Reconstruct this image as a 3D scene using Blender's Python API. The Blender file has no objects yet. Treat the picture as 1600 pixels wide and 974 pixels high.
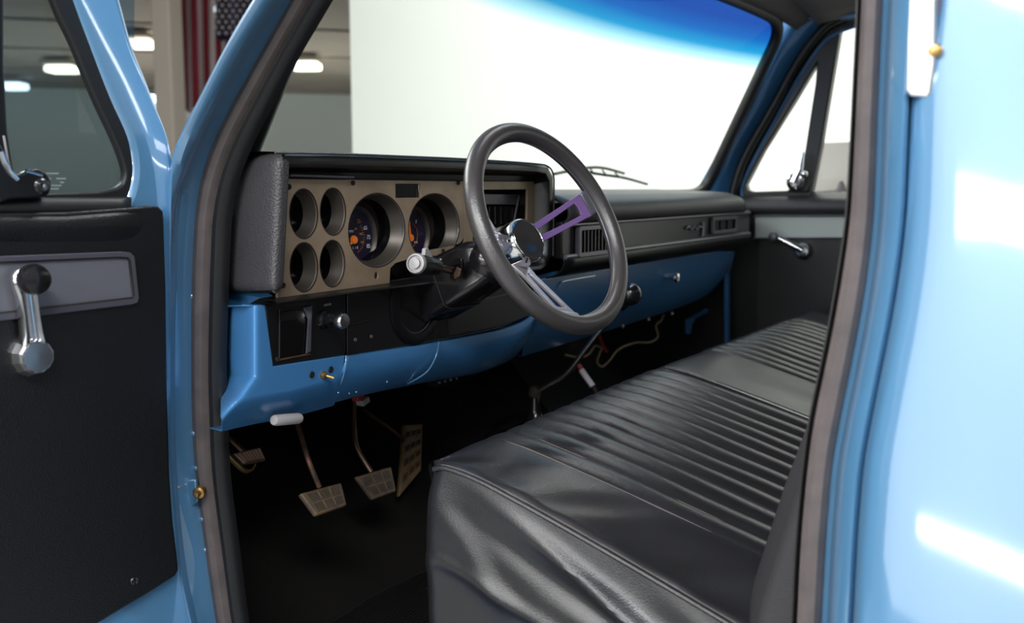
import bpy, bmesh, math, random
from mathutils import Vector as V, Matrix, noise
random.seed(4)
C = bpy.context.scene.collection
# ------------------------------------------------------------------ camera calibration
FPX = 1555.0
PIT = math.atan(194 / 1555.0); PSI = math.radians(30.69)
CAM = V((0, 0, 1.25))
FW = V((math.cos(PSI) * math.cos(PIT), math.sin(PSI) * math.cos(PIT), -math.sin(PIT)))
RT = V((math.sin(PSI), -math.cos(PSI), 0)); UP = RT.cross(FW)
def ray(x, y): return FW + (x - 800) / FPX * RT - (y - 487) / FPX * UP
def P(x, y, ax, v):
    d = ray(x, y); i = 'XYZ'.index(ax)
    return CAM + d * ((v - CAM[i]) / d[i])
def PP(x, y, pt, n):
    d = ray(x, y); return CAM + d * ((pt - CAM).dot(n) / d.dot(n))
cd = bpy.data.cameras.new('camera'); cam = bpy.data.objects.new('camera', cd); C.objects.link(cam)
cam.matrix_world = Matrix.Translation(CAM) @ Matrix((RT, UP, -FW)).transposed().to_4x4()
cd.sensor_width = 36; cd.lens = 36 * FPX / 1600; cd.clip_start = .02; cd.clip_end = 200
cd.dof.use_dof = True; cd.dof.focus_distance = 1.36; cd.dof.aperture_fstop = 5.0
bpy.context.scene.camera = cam
vs = bpy.context.scene.view_settings
vs.view_transform = 'Standard'; vs.look = 'None'; vs.exposure = 0.0; vs.gamma = 1; vs.use_curve_mapping = False

# ------------------------------------------------------------------ materials
def lin(c):
    return tuple((x / 255 / 12.92) if x / 255 <= .04045 else ((x / 255 + .055) / 1.055) ** 2.4 for x in c) + (1,)
def mat(name, rgb, rough=.5, metal=0., bump=None, coat=0., spec=.5, var=None, emit=None, aniso=None):
    """bump=(scale, strength, distance, kind)  var=(scale, rgb2, sharp)"""
    m = bpy.data.materials.new(name); m.use_nodes = True; n = m.node_tree.nodes; l = m.node_tree.links
    b = n['Principled BSDF']; b.inputs['Base Color'].default_value = lin(rgb)
    b.inputs['Roughness'].default_value = rough; b.inputs['Metallic'].default_value = metal
    b.inputs['Coat Weight'].default_value = coat; b.inputs['Coat Roughness'].default_value = .04
    b.inputs['Specular IOR Level'].default_value = spec
    tc = n.new('ShaderNodeTexCoord')
    if var:
        t = n.new('ShaderNodeTexNoise'); t.inputs['Scale'].default_value = var[0]; t.inputs['Detail'].default_value = 6
        l.new(tc.outputs['Object'], t.inputs['Vector'])
        r = n.new('ShaderNodeMapRange'); s = var[2]; r.inputs[1].default_value = .5 - s; r.inputs[2].default_value = .5 + s
        l.new(t.outputs['Fac'], r.inputs[0]); x = n.new('ShaderNodeMix'); x.data_type = 'RGBA'
        x.inputs[6].default_value = lin(rgb); x.inputs[7].default_value = lin(var[1])
        l.new(r.outputs[0], x.inputs[0]); l.new(x.outputs[2], b.inputs['Base Color'])
    if bump:
        sc, st, di, kind = bump
        if kind == 'noise': t = n.new('ShaderNodeTexNoise'); t.inputs['Detail'].default_value = 5; o = t.outputs['Fac']
        elif kind == 'wave': t = n.new('ShaderNodeTexWave'); o = t.outputs['Fac']
        else: t = n.new('ShaderNodeTexVoronoi'); o = t.outputs['Distance']
        t.inputs['Scale'].default_value = sc; l.new(tc.outputs['Object'], t.inputs['Vector'])
        bp = n.new('ShaderNodeBump'); bp.inputs['Strength'].default_value = st; bp.inputs['Distance'].default_value = di
        l.new(o, bp.inputs['Height']); l.new(bp.outputs[0], b.inputs['Normal'])
    if emit:
        b.inputs['Emission Color'].default_value = lin(emit[0]); b.inputs['Emission Strength'].default_value = emit[1]
    return m
M = {}
M['paint'] = mat('blue_metallic_paint', (86, 137, 177), .32, .12, coat=1., bump=(900, .015, .0005, 'noise'))
M['paint'].node_tree.nodes['Principled BSDF'].inputs['Coat IOR'].default_value = 2.2
M['paint'].node_tree.nodes['Principled BSDF'].inputs['Coat Roughness'].default_value = .05
M['paint_in'] = mat('blue_interior_paint', (66, 124, 178), .3, .12, coat=.35)
M['rubber'] = mat('weathered_rubber', (100, 91, 90), .5, bump=(260, .25, .001, 'noise'), var=(38, (84, 77, 77), .2))
M['rubber_d'] = mat('black_rubber', (23, 23, 24), .45, bump=(300, .15, .001, 'noise'))
M['leather'] = mat('grained_vinyl', (56, 54, 57), .45, bump=(420, .6, .0012, 'voronoi'))
M['seat'] = mat('black_seat_vinyl', (32, 32, 34), .29, bump=(650, .2, .0008, 'voronoi'), var=(9, (37, 37, 41), .2), spec=.6)
M['seat_back'] = mat('charcoal_seat_side', (52, 50, 53), .62, bump=(500, .3, .001, 'voronoi'))
M['thread'] = mat('grey_thread', (108, 102, 98), .7)
M['black'] = mat('black_plastic', (15, 15, 17), .36, bump=(500, .12, .0006, 'noise'))
M['gloss'] = mat('gloss_black_plastic', (24, 23, 25), .2, bump=(20, .03, .002, 'noise'), coat=.2)
M['matte'] = mat('matte_black', (14, 14, 15), .7)
M['pass_pad'] = mat('dash_pad_vinyl', (52, 51, 54), .5, bump=(420, .4, .001, 'voronoi'))
M['door_trim'] = mat('door_trim_vinyl', (12, 12, 14), .42, bump=(600, .35, .0008, 'voronoi'))
M['bezel'] = mat('worn_bronze_bezel', (166, 145, 122), .42, .3, bump=(500, .05, .0005, 'noise'), var=(26, (142, 122, 101), .22))
M['bevel'] = mat('gauge_bevel_metal', (84, 78, 72), .42, .6, bump=(700, .1, .0004, 'noise'))
M['tunnel'] = mat('gauge_tunnel', (10, 10, 11), .18)
M['dial'] = mat('gauge_dial', (38, 30, 58), .45)  # purple reflection on the dial is painted into its base colour
M['dialring'] = mat('dial_ring', (120, 118, 120), .3, .5)
M['orange'] = mat('needle_orange', (245, 130, 45), .5, emit=((245, 120, 40), .12))
M['print'] = mat('dial_print_white', (205, 205, 215), .5)
M['printo'] = mat('dial_print_amber', (175, 120, 50), .5)
M['chrome'] = mat('chrome', (235, 235, 238), .1, 1)
M['chromeb'] = mat('brushed_steel', (190, 190, 192), .26, 1)
M['spoke'] = mat('polished_spoke', (206, 200, 208), .28, .8)
M['purple'] = mat('spoke_painted_reflection', (146, 112, 172), .25, .55)  # purple reflection on the spoke is painted into the metal colour
M['wheel'] = mat('wheel_rim_foam', (60, 57, 58), .34, bump=(420, .35, .0009, 'noise'), spec=.9)
M['silver'] = mat('silver_accent', (116, 117, 126), .38, .35, bump=(120, .05, .0005, 'noise'))
M['silver_g'] = mat('pale_accent', (168, 176, 172), .4, .2)
M['silver_e'] = mat('accent_edging', (92, 90, 100), .3, .4)
M['carpet'] = mat('black_carpet', (25, 24, 23), .95, bump=(900, .9, .003, 'noise'), spec=.1, var=(5, (33, 31, 29), .2))
M['mat'] = mat('ribbed_rubber_mat', (17, 16, 17), .6, spec=.25)
M['copper'] = mat('rusty_steel', (120, 82, 66), .5, .6, var=(60, (84, 70, 62), .15))
M['brass'] = mat('brass', (190, 150, 92), .3, .9)
M['oldrub'] = mat('worn_pedal_rubber', (70, 62, 58), .5, bump=(200, .4, .001, 'noise'), var=(70, (104, 86, 62), .2))
M['oldsteel'] = mat('tarnished_steel', (96, 84, 76), .4, .8, var=(40, (120, 88, 72), .2))
M['tan'] = mat('tan_rubber', (120, 92, 56), .55, var=(50, (88, 70, 48), .2))
M['groove'] = mat('dark_groove', (34, 28, 24), .8)
M['button'] = mat('ridged_grey_metal', (150, 147, 148), .45, .3)
M['greyp'] = mat('grey_plastic', (168, 164, 164), .55)
M['white'] = mat('white_plastic', (215, 205, 215), .4)
M['red'] = mat('red_plastic', (170, 50, 60), .5)
M['wire'] = mat('beige_wire', (168, 148, 120), .55)
M['headl'] = mat('headliner_cloth', (96, 92, 92), .9, bump=(500, .3, .001, 'noise'))
M['wallw'] = mat('white_backdrop', (236, 238, 232), .85, bump=(3, .03, .01, 'noise'))
M['wareh'] = mat('warehouse_wall', (212, 222, 220), .8, var=(.3, (200, 210, 208), .3))
M['whceil'] = mat('warehouse_ceiling', (150, 143, 134), .85, var=(.25, (134, 128, 120), .2))
M['conc'] = mat('polished_concrete', (150, 150, 148), .35, var=(1.2, (135, 134, 131), .25))
M['polepaint'] = mat('cream_paint', (205, 192, 176), .6)
M['flagr'] = mat('flag_red', (140, 32, 48), .8)
M['flagw'] = mat('flag_white', (196, 182, 180), .8)
M['flagb'] = mat('flag_blue', (38, 44, 78), .8)
M['lamp'] = mat('lit_tube', (255, 252, 235), .5, emit=((255, 250, 225), 5.))
M['lampb'] = mat('lit_tube_cool', (235, 245, 255), .5, emit=((220, 238, 255), 4.))
M['mirror'] = mat('beige_mirror_glass', (222, 214, 206), .35, .2)
M['seam'] = mat('body_seam', (28, 50, 78), .6)
def glass(name, rgb=(255, 255, 255), gl=.06, grad=None):
    m = bpy.data.materials.new(name); m.use_nodes = True; n = m.node_tree.nodes; l = m.node_tree.links; n.clear()
    o = n.new('ShaderNodeOutputMaterial'); t = n.new('ShaderNodeBsdfTransparent'); g = n.new('ShaderNodeBsdfGlossy')
    g.inputs['Roughness'].default_value = .02; mx = n.new('ShaderNodeMixShader'); mx.inputs[0].default_value = gl
    t.inputs[0].default_value = lin(rgb)
    if grad:
        tc = n.new('ShaderNodeTexCoord'); sp = n.new('ShaderNodeSeparateXYZ'); l.new(tc.outputs['Object'], sp.inputs[0])
        r = n.new('ShaderNodeValToRGB'); mr = n.new('ShaderNodeMapRange'); mr.inputs[1].default_value = grad[0]; mr.inputs[2].default_value = grad[1]
        l.new(sp.outputs['Z'], mr.inputs[0]); l.new(mr.outputs[0], r.inputs[0])
        el = r.color_ramp.elements; el[0].position = 0; el[0].color = lin(rgb); el[1].position = 1; el[1].color = lin((0, 62, 150))
        for ps, c in ((.18, (170, 225, 240)), (.42, (20, 140, 195)), (.7, (0, 88, 172))):
            e = el.new(ps); e.color = lin(c)
        l.new(r.outputs[0], t.inputs[0])
    l.new(t.outputs[0], mx.inputs[1]); l.new(g.outputs[0], mx.inputs[2]); l.new(mx.outputs[0], o.inputs[0])
    return m
M['ws'] = glass('windshield_glass', (246, 250, 247), .035, (1.555, 1.665))
M['doorglass'] = glass('door_glass', (172, 190, 194), .07)
M['passglass'] = glass('clear_side_glass', (250, 252, 250), .03)

# ------------------------------------------------------------------ mesh helpers
def cr(pts, n=6, closed=False):
    pts = [V(p) for p in pts]; N = len(pts); out = []
    rng = range(N if closed else N - 1)
    for i in rng:
        if closed: a, b, c, d = pts[(i - 1) % N], pts[i], pts[(i + 1) % N], pts[(i + 2) % N]
        else: a, b, c, d = pts[max(i - 1, 0)], pts[i], pts[i + 1], pts[min(i + 2, N - 1)]
        for k in range(n):
            t = k / n
            out.append(.5 * ((2 * b) + (c - a) * t + (2 * a - 5 * b + 4 * c - d) * t * t + (3 * b - a - 3 * c + d) * t ** 3))
    if not closed: out.append(pts[-1].copy())
    return out
def lerpy(tab, y):
    """piecewise linear x(y) from [(x,y),...]"""
    if y <= tab[0][1]:
        (x0, y0), (x1, y1) = tab[0], tab[1]
    elif y >= tab[-1][1]:
        (x0, y0), (x1, y1) = tab[-2], tab[-1]
    else:
        for (x0, y0), (x1, y1) in zip(tab, tab[1:]):
            if y0 <= y <= y1: break
    return x0 + (x1 - x0) * (y - y0) / (y1 - y0)
class MB:
    def __init__(s): s.bm = bmesh.new()
    def grid(s, rows, cu=False, cv=False, capu=False, capv=False):
        """rows[i][j]; cu closes i, cv closes j, capu fills first and last row"""
        vv = [[s.bm.verts.new(p) for p in r] for r in rows]; a = len(vv); b = len(vv[0])
        for i in range(a if cu else a - 1):
            for j in range(b if cv else b - 1):
                q = (vv[i][j], vv[(i + 1) % a][j], vv[(i + 1) % a][(j + 1) % b], vv[i][(j + 1) % b])
                if len(set(q)) == 4:
                    try: s.bm.faces.new(q)
                    except ValueError: pass
        if capu:
            s.bm.faces.new(vv[0][::-1]); s.bm.faces.new(vv[-1])
        return s
    def tube(s, path, r, n=12, closed=False, flat=1., cap=True, up=None):
        path = [V(p) for p in path]; N = len(path); rr = r if isinstance(r, (list, tuple)) else [r] * N
        rows = []; prev = None
        for i, p in enumerate(path):
            a = path[(i - 1) % N] if (closed or i) else p; b = path[(i + 1) % N] if (closed or i < N - 1) else p
            t = (b - a).normalized()
            if up is not None: x = (V(up) - t * V(up).dot(t)).normalized()
            elif prev is None: x = t.orthogonal().normalized()
            else: x = (prev - t * prev.dot(t)).normalized()
            prev = x; y = t.cross(x)
            rows.append([p + (x * math.cos(2 * math.pi * k / n) * flat + y * math.sin(2 * math.pi * k / n)) * rr[i] for k in range(n)])
        return s.grid(rows, cu=closed, cv=True, capu=(cap and not closed))
    def lathe(s, prof, o, ax, n=40, ref=None, ell=1.):
        ax = V(ax).normalized(); x = (V(ref) - ax * V(ref).dot(ax)).normalized() if ref else ax.orthogonal().normalized(); y = ax.cross(x); o = V(o)
        rows = [[o + ax * h + (x * math.cos(2 * math.pi * k / n) + y * ell * math.sin(2 * math.pi * k / n)) * r for k in range(n)] for r, h in prof]
        return s.grid(rows, cv=True, capu=False) if prof[0][0] > 1e-5 and False else s._capl(rows, prof)
    def _capl(s, rows, prof):
        s.grid(rows, cv=True); 
        s.bm.verts.ensure_lookup_table(); a = len(rows[0]); tot = len(s.bm.verts)
        if len(rows):
            first = [s.bm.verts[tot - a * len(rows) + k] for k in range(a)]; last = [s.bm.verts[tot - a + k] for k in range(a)]
            for L in (first[::-1], last):
                try: s.bm.faces.new(L)
                except ValueError: pass
        return s
    def prism(s, pts, vec):
        vec = V(vec); a = [s.bm.verts.new(V(p)) for p in pts]; b = [s.bm.verts.new(V(p) + vec) for p in pts]
        s.bm.faces.new(a[::-1]); s.bm.faces.new(b); N = len(a)
        for i in range(N): s.bm.faces.new((a[i], a[(i + 1) % N], b[(i + 1) % N], b[i]))
        return s
    def box(s, c, sx, sy, sz, ex=(1, 0, 0), ey=(0, 1, 0), ez=None):
        ex = V(ex).normalized(); ey = V(ey).normalized(); ez = V(ez).normalized() if ez else ex.cross(ey); c = V(c)
        q = [c + ex * a * sx / 2 + ey * b * sy / 2 - ez * sz / 2 for a, b in ((-1, -1), (1, -1), (1, 1), (-1, 1))]
        return s.prism(q, ez * sz)
    def ball(s, c, r, n=20):
        m = Matrix.Translation(V(c)); bmesh.ops.create_uvsphere(s.bm, u_segments=n, v_segments=n // 2, radius=r, matrix=m); return s
    def build(s, name, m, parent=None, bevel=0, seg=3, smooth=True, solid=0, sub=0, split=None, loc=None):
        bm = s.bm; bmesh.ops.recalc_face_normals(bm, faces=bm.faces[:])
        me = bpy.data.meshes.new(name); bm.to_mesh(me); bm.free()
        return link(name, me, m, parent, bevel, seg, smooth, solid, sub, loc)
def link(name, me, m, parent=None, bevel=0, seg=3, smooth=True, solid=0, sub=0, loc=None):
    o = bpy.data.objects.new(name, me); C.objects.link(o)
    me.materials.append(M[m] if isinstance(m, str) else m)
    if loc is not None: me.transform(Matrix.Translation(-V(loc))); o.location = loc
    if parent is not None:
        o.parent = parent; pm = parent
        o.matrix_parent_inverse = world(parent).inverted()
    if solid:
        md = o.modifiers.new('s', 'SOLIDIFY'); md.thickness = abs(solid); md.offset = -1 if solid > 0 else 1
    if bevel:
        md = o.modifiers.new('b', 'BEVEL'); md.width = bevel; md.segments = seg; md.limit_method = 'ANGLE'; md.angle_limit = math.radians(35)
    if sub:
        md = o.modifiers.new('u', 'SUBSURF'); md.levels = sub; md.render_levels = sub
    if smooth:
        for p in me.polygons: p.use_smooth = True
        try: me.set_sharp_from_angle(angle=math.radians(38))
        except Exception: pass
    return o
def world(o):
    m = Matrix.Translation(o.location)
    return m if o.parent is None else world(o.parent) @ o.matrix_parent_inverse @ m
def tag(o, label=None, cat=None, group=None, kind=None):
    if label: o['label'] = label
    if cat: o['category'] = cat
    if group: o['group'] = group
    if kind: o['kind'] = kind
    return o
def empty(name, loc, label=None, cat=None, group=None, kind=None):
    o = bpy.data.objects.new(name, None); C.objects.link(o); o.location = V(loc); o.empty_display_size = .05
    return tag(o, label, cat, group, kind)
def plate(name, loops, o, ex, ey, m, parent, thick=.002, bev=.0004, smooth=True):
    """2-D loops (holes by even-odd) in the frame o, ex, ey -> solid plate mesh"""
    cu = bpy.data.curves.new('tmp', 'CURVE'); cu.dimensions = '2D'; cu.fill_mode = 'BOTH'; cu.extrude = thick / 2; cu.bevel_depth = bev; cu.bevel_resolution = 2
    for L in loops:
        sp = cu.splines.new('POLY'); sp.points.add(len(L) - 1); sp.use_cyclic_u = True
        for p, q in zip(sp.points, L): p.co = (q[0], q[1], 0, 1)
    return cmesh(name, cu, o, ex, ey, m, parent, smooth)
def cmesh(name, cu, o, ex, ey, m, parent, smooth=True):
    t = bpy.data.objects.new('tmp', cu); C.objects.link(t)
    dg = bpy.context.evaluated_depsgraph_get(); me = bpy.data.meshes.new_from_object(t.evaluated_get(dg)); me.name = name
    bpy.data.objects.remove(t); bpy.data.curves.remove(cu)
    ex = V(ex).normalized(); ey = V(ey).normalized(); ez = ex.cross(ey)
    me.transform(Matrix.Translation(V(o)) @ Matrix((ex, ey, ez)).transposed().to_4x4()); me.materials.clear()
    return link(name, me, m, parent, smooth=smooth)
def text(name, s, size, o, ex, ey, m, parent, thick=.0004):
    cu = bpy.data.curves.new('tmp', 'FONT'); cu.body = s; cu.size = size; cu.extrude = thick; cu.align_x = 'CENTER'; cu.align_y = 'CENTER'; cu.resolution_u = 3
    return cmesh(name, cu, o, ex, ey, m, parent, smooth=False)
def loc2(pts, o, ex, ey):
    ex = V(ex).normalized(); ey = V(ey).normalized(); o = V(o)
    return [((p - o).dot(ex), (p - o).dot(ey)) for p in pts]
def ell(cx, cy, a, b, n=48): return [(cx + a * math.cos(2 * math.pi * k / n), cy + b * math.sin(2 * math.pi * k / n)) for k in range(n)]
def rrect(x0, y0, x1, y1, r, n=6):
    out = []
    for cx, cy, a0 in ((x1 - r, y1 - r, 0), (x0 + r, y1 - r, 90), (x0 + r, y0 + r, 180), (x1 - r, y0 + r, 270)):
        for k in range(n + 1):
            a = math.radians(a0 + 90 * k / n); out.append((cx + r * math.cos(a), cy + r * math.sin(a)))
    return out
X_, Y_, Z_ = V((1, 0, 0)), V((0, 1, 0)), V((0, 0, 1))

# ================================================================== SHOWROOM
def struct(name, mb, m, **k): return tag(mb.build(name, m, **k), kind='structure')
struct('floor', MB().prism([(-14, -30, -.1), (60, -30, -.1), (60, 60, -.1), (-14, 60, -.1)], (0, 0, .1)), 'conc')
EX = 5.6
eY = P(550, 200, 'X', EX).y
struct('wall_backdrop', MB().box((EX + .15, (eY - 9) / 2, 3), .3, eY + 9, 6), 'wallw')
struct('wall_rear', MB().box((-6.15, 0, 3), .3, 24, 6), 'wallw')
az = PSI + math.radians(14)
wd = V((math.cos(az), math.sin(az), 0)); wn = V((-wd.y, wd.x, 0))
wc = wd * 33
struct('wall_far', MB().box(wc + V((0, 0, 2.2)), .3, 64, 4.4, wd, wn), 'wareh')
cb = MB().box(wc - wd * 11 + V((0, 0, 4.3)), 22, 64, .2, wd, wn)
struct('ceiling', cb, 'whceil')
bmr = MB()
for k in range(5): bmr.box(wc - wd * (1.5 + 4 * k) + V((0, 0, 4.18)), .12, 64, .05, wd, wn)
struct('trim_1', bmr, 'whceil')
# ceiling fixtures
lamps = [(215, 67, 40, 'above the gap between door frame and pillar', 'lamp'), (243, 153, 34, 'low in the gap, left of the cream column', 'lampb'),
         (92, 107, 46, 'upper one seen through the open door window', 'lamp'), (15, 134, 38, 'leftmost, lower one seen through the door window', 'lampb'),
         (475, 102, 44, 'seen through the windshield left of the white backdrop', 'lamp'), (356, 13, 46, 'glowing above the dark blue corner of the flag', 'lampb')]
for x, y, w, d, mm in lamps:
    q = P(x, y, 'Z', 3.95)
    dist = (q - CAM).dot(FW); L = w / FPX * dist; e = RT.copy(); f = V((-e.y, e.x, 0)) * -1
    t = empty('ceiling_light', q, 'bright ceiling strip light ' + d, 'light', 'warehouse ceiling strip lights')
    MB().box(q + Z_ * .14, L * 1.04, .5, .10, e, f).build('housing', 'whceil', t, bevel=.02)
    MB().prism([q + e * a * L / 2 + Z_ * b * dist * .0034 for a, b in rrect(-1, -1, 1, 1, .35, 4)], -f * .4).build('diffuser', mm, t)
# column
q = P(268, 120, 'Z', 2.7)
d = ray(268, 200); d = V((d.x, d.y, 0)).normalized(); q = d * 12; w = 31 / FPX * 12
MB().box(V((q.x, q.y, 2.1)), w, w, 4.2, (1, .2, 0), (-.2, 1, 0)).build('column', 'polepaint', bevel=.02)
tag(bpy.data.objects['column'], 'cream square column standing left of the hanging flag', 'column')
# flag hung vertically
fd = ray(340, 40); fd = V((fd.x, fd.y, 0)).normalized(); fo = fd * 13; fe = V((fd.y, -fd.x, 0))
def fpt(px, py):
    r = ray(px, py); n = fd; return CAM + r * ((fo - CAM).dot(n) / r.dot(n))
flag = empty('flag', fpt(340, -60), 'national flag hung vertically with red and white stripes, right of the cream column', 'flag')
for k in range(13):
    x0, x1 = 282 + 9 * k, 291 + 9 * k; bot = [172, 176, 170, 166, 158, 150][k] if k < 6 else 140
    top = 62 if k > 5 else -20
    rows = []
    for i in range(13):
        y = top + (bot - top) * i / 12; rr = []
        for j in range(5):
            x = x0 + (x1 - x0) * j / 4
            p = fpt(x + (y - 60) * .02, y); p += fd * .1 * math.sin(x * .22 + y * .004); rr.append(p)
        rows.append(rr)
    MB().grid(rows).build('stripe', 'flagr' if k % 2 == 0 else 'flagw', flag, solid=.01)
rows = [[fpt(336 + 63 * j / 10, -20 + 82 * i / 8) + fd * .1 * math.sin((336 + 6.3 * j) * .22) for j in range(11)] for i in range(9)]
can = MB().grid(rows).build('canton', 'flagb', flag, solid=.01)
st = MB()
for i in range(9):
    for j in range(5 + (i % 2)):
        c = fpt(342 + 11 * j - (5.5 if i % 2 else 0), -15 + 8.6 * i) - fd * .12
        pts = [c + (fe * math.sin(a * math.pi / 5) + Z_ * math.cos(a * math.pi / 5)) * (.03 if a % 2 == 0 else .012) for a in range(10)]
        st.prism(pts, fd * .01)
so = st.build('star', 'flagw', can, smooth=False); so['kind'] = 'stuff'

# ================================================================== CAB SHELL
SX = .87
cab = empty('pickup_cab', (.9, .9, .58), 'light blue steel pickup truck cab seen through its open driver doorway', 'truck cab')
outer = [(484, -150), (395, 0), (353, 69), (300, 175), (267, 237), (263.5, 300), (262.5, 400), (261, 500), (260, 640), (264, 760), (276, 887), (295, 974), (322, 1090)]
crease = [(518, -150), (431, 0), (375, 87), (306, 225), (279, 304), (275, 400), (272, 500), (271, 640), (275, 760), (288, 887), (307, 974), (334, 1090)]
seal_o = [(545, -150), (461, 0), (419, 75), (362, 175), (331, 240), (313, 314), (307, 402), (305.6, 484), (305.6, 616), (308.5, 709), (319, 794), (331, 880), (344.5, 974), (368, 1090)]
seal_m = [(575, -150), (490, 0), (412, 137), (362, 240), (337, 320), (331, 420), (330.5, 517), (332.5, 640), (343, 777), (360, 914), (370, 974), (394, 1090)]
seal_i = [(596, -150), (511, 0), (450, 103), (403, 194), (378, 240), (354, 320), (349, 451), (345, 583), (348, 640), (351, 743), (363, 832), (380.5, 974), (404, 1090)]
rows = []
ys = [-150 + 1240 * i / 90 for i in range(91)]
def sm(tab, y): return sum(lerpy(tab, y + d) for d in (-36, -24, -12, 0, 12, 24, 36)) / 7
for y in [-420 + 15 * i for i in range(18)] + ys:
    o_, c_, s_ = sm(outer, y), sm(crease, y), sm(seal_o, y)
    a = P(o_, y, 'X', .80); up = max(0, min(1, (300 - y) / 80))
    r = [a + V((.14, .16 - .06 * up, 0)), a + V((.05, .055, 0)), a + V((.012, .014, 0)), a,
         P(o_ + 4, y, 'X', .797), P((o_ + c_) / 2, y, 'X', .803), P(c_ - 3, y, 'X', .815), P(c_ + 2, y, 'X', .832 - .004 * up), P((c_ + s_) / 2, y, 'X', .846), P(s_ - 3, y, 'X', .862), P(s_ + 16, y, 'X', .885)]
    rows.append(r)
MB().grid(rows).build('front_door_pillar', 'paint', cab, solid=.0015)
# overlap seam line running down the pillar
pth = [P(x, y, 'X', .829) for x, y in ((431, 0), (409, 35), (375, 87), (328, 180), (306, 225), (288, 268), (276, 304), (270, 335))]
MB().tube(cr(pth, 8), .0009, 6).build('pillar_seam', 'seam', cab)
# door seal loop : (outer px, mid px, inner px, y)
B_l = [(1343, -150), (1339.7, 0), (1332.7, 140), (1327.5, 244), (1322, 340), (1310, 420), (1296, 500), (1281, 573), (1262, 660), (1250, 767), (1242, 865), (1237.6, 974), (1230, 1090)]
B_r = [(1386, -150), (1380, 0), (1373, 140), (1366, 340), (1357, 420), (1344.6, 500), (1320, 622), (1301, 719), (1291, 840), (1284, 974), (1276, 1090)]
def pt(x, y): return P(x, y, 'X', SX)
O, I = [], []
for y in ys[::2]:
    O.append(pt(sm(seal_o, y), y)); I.append(pt(sm(seal_i, y), y))
bo, bi = [], []
for y in ys[::2]:
    bo.append(pt(sm(B_r, y), y)); bi.append(pt(sm(B_l, y), y))
def corner(a, b, c, n=14):  # bezier blend
    return [a * (1 - t) ** 2 + b * 2 * t * (1 - t) + c * t * t for t in [(k + 1) / (n + 1) for k in range(n)]]
Oc = corner(O[-1], pt(500, 1500), pt(800, 1500)) + [pt(800, 1500)] + corner(pt(800, 1500), pt(1220, 1500), bo[-1])
Ic = corner(I[-1], pt(520, 1440), pt(800, 1440)) + [pt(800, 1440)] + corner(pt(800, 1440), pt(1190, 1440), bi[-1])
zt = 1.76
def tp(p, dy, z): return V((SX, p.y + dy, z))
OT, IT = O[0], I[0]; OB, IB = bo[0], bi[0]
Ot = corner(OB, V((SX, OB.y, 1.80)), V((SX, .35, 1.80))) + [V((SX, .35, 1.80))] + corner(V((SX, .35, 1.80)), V((SX, .55, 1.80)), OT)
It = corner(IB, V((SX, IB.y, 1.77)), V((SX, .35, 1.77))) + [V((SX, .35, 1.77))] + corner(V((SX, .35, 1.77)), V((SX, .55, 1.77)), IT)
OO = O + Oc + bo[::-1] + Ot; II = I + Ic + bi[::-1] + It
def kk(i):
    n0, n1 = len(O) + len(Oc), len(O) + len(Oc) + len(bo)
    if i < len(O): return .58
    if n0 <= i < n1: return .86
    if i < n0: return .58 + .28 * (i - len(O)) / len(Oc)
    return .86 - .28 * (i - n1) / max(1, len(Ot))
rows = []
for ix, (a, b) in enumerate(zip(OO, II)):
    L = [(0, .008), (.02, -.004), (.1, -.012), (.3, -.015), (.45, -.011), (.54, .002)]
    L = [(t * kk(ix) / .54, h) for t, h in L]
    rows.append([a.lerp(b, t) + X_ * h for t, h in L])
seal = MB().grid(rows, cu=True).build('door_seal', 'rubber', cab); seal['label'] = 'greyish outer rubber lip of the doorway seal'
rows = []
for ix, (a, b) in enumerate(zip(OO, II)):
    L = [(0, .004), (.1, -.005), (.35, -.009), (.65, -.009), (.9, -.004), (1., .003), (.96, .010)]
    L = [(kk(ix) - .02 + t * (1.02 - kk(ix)), h) for t, h in L]
    rows.append([a.lerp(b, t) + X_ * h for t, h in L])
MB().grid(rows, cu=True).build('seal_bulb', 'rubber_d', seal)['label'] = 'black inner bulb of the doorway seal'
sp = [a.lerp(b, .66) - X_ * .0065 for a, b in zip(O, I)]
MB().tube(sp, .0006, 5).build('seal_stitch', 'thread', seal)
# rear corner panel beyond the seal
rows = []
for y in ys[::2]:
    r = sm(B_r, y); zz = P(1450, y, 'X', .79).z
    bow = .165 * (zz - 1.15) + .02 * (zz - 1.15) ** 2
    k = lambda x, X: P(x, y, 'X', X)
    rows.append([k(r - 14, .90), k(r - 2, .876), k(r + 4, .868), k(r + 9, .866), k(r + 12, .858), k(r + 17, .842), k(r + 28, .828), k(r + 40, .822), k(r + 44, .826), k(r + 48, .832 + max(0, bow)), k(r + 51, .829 + max(0, bow)), k(r + 56, .806 + bow), k(r + 70, .798 + bow), k(r + 110, .793 + bow),
                 k(1560, .790 + bow), k(1700, .787 + bow), k(2000, .785 + bow), k(2600, .785 + bow)])
MB().grid(rows).build('rear_cab_corner', 'paint', cab, solid=.0015)['label'] = 'glossy light blue rear corner panel at the right'
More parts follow.
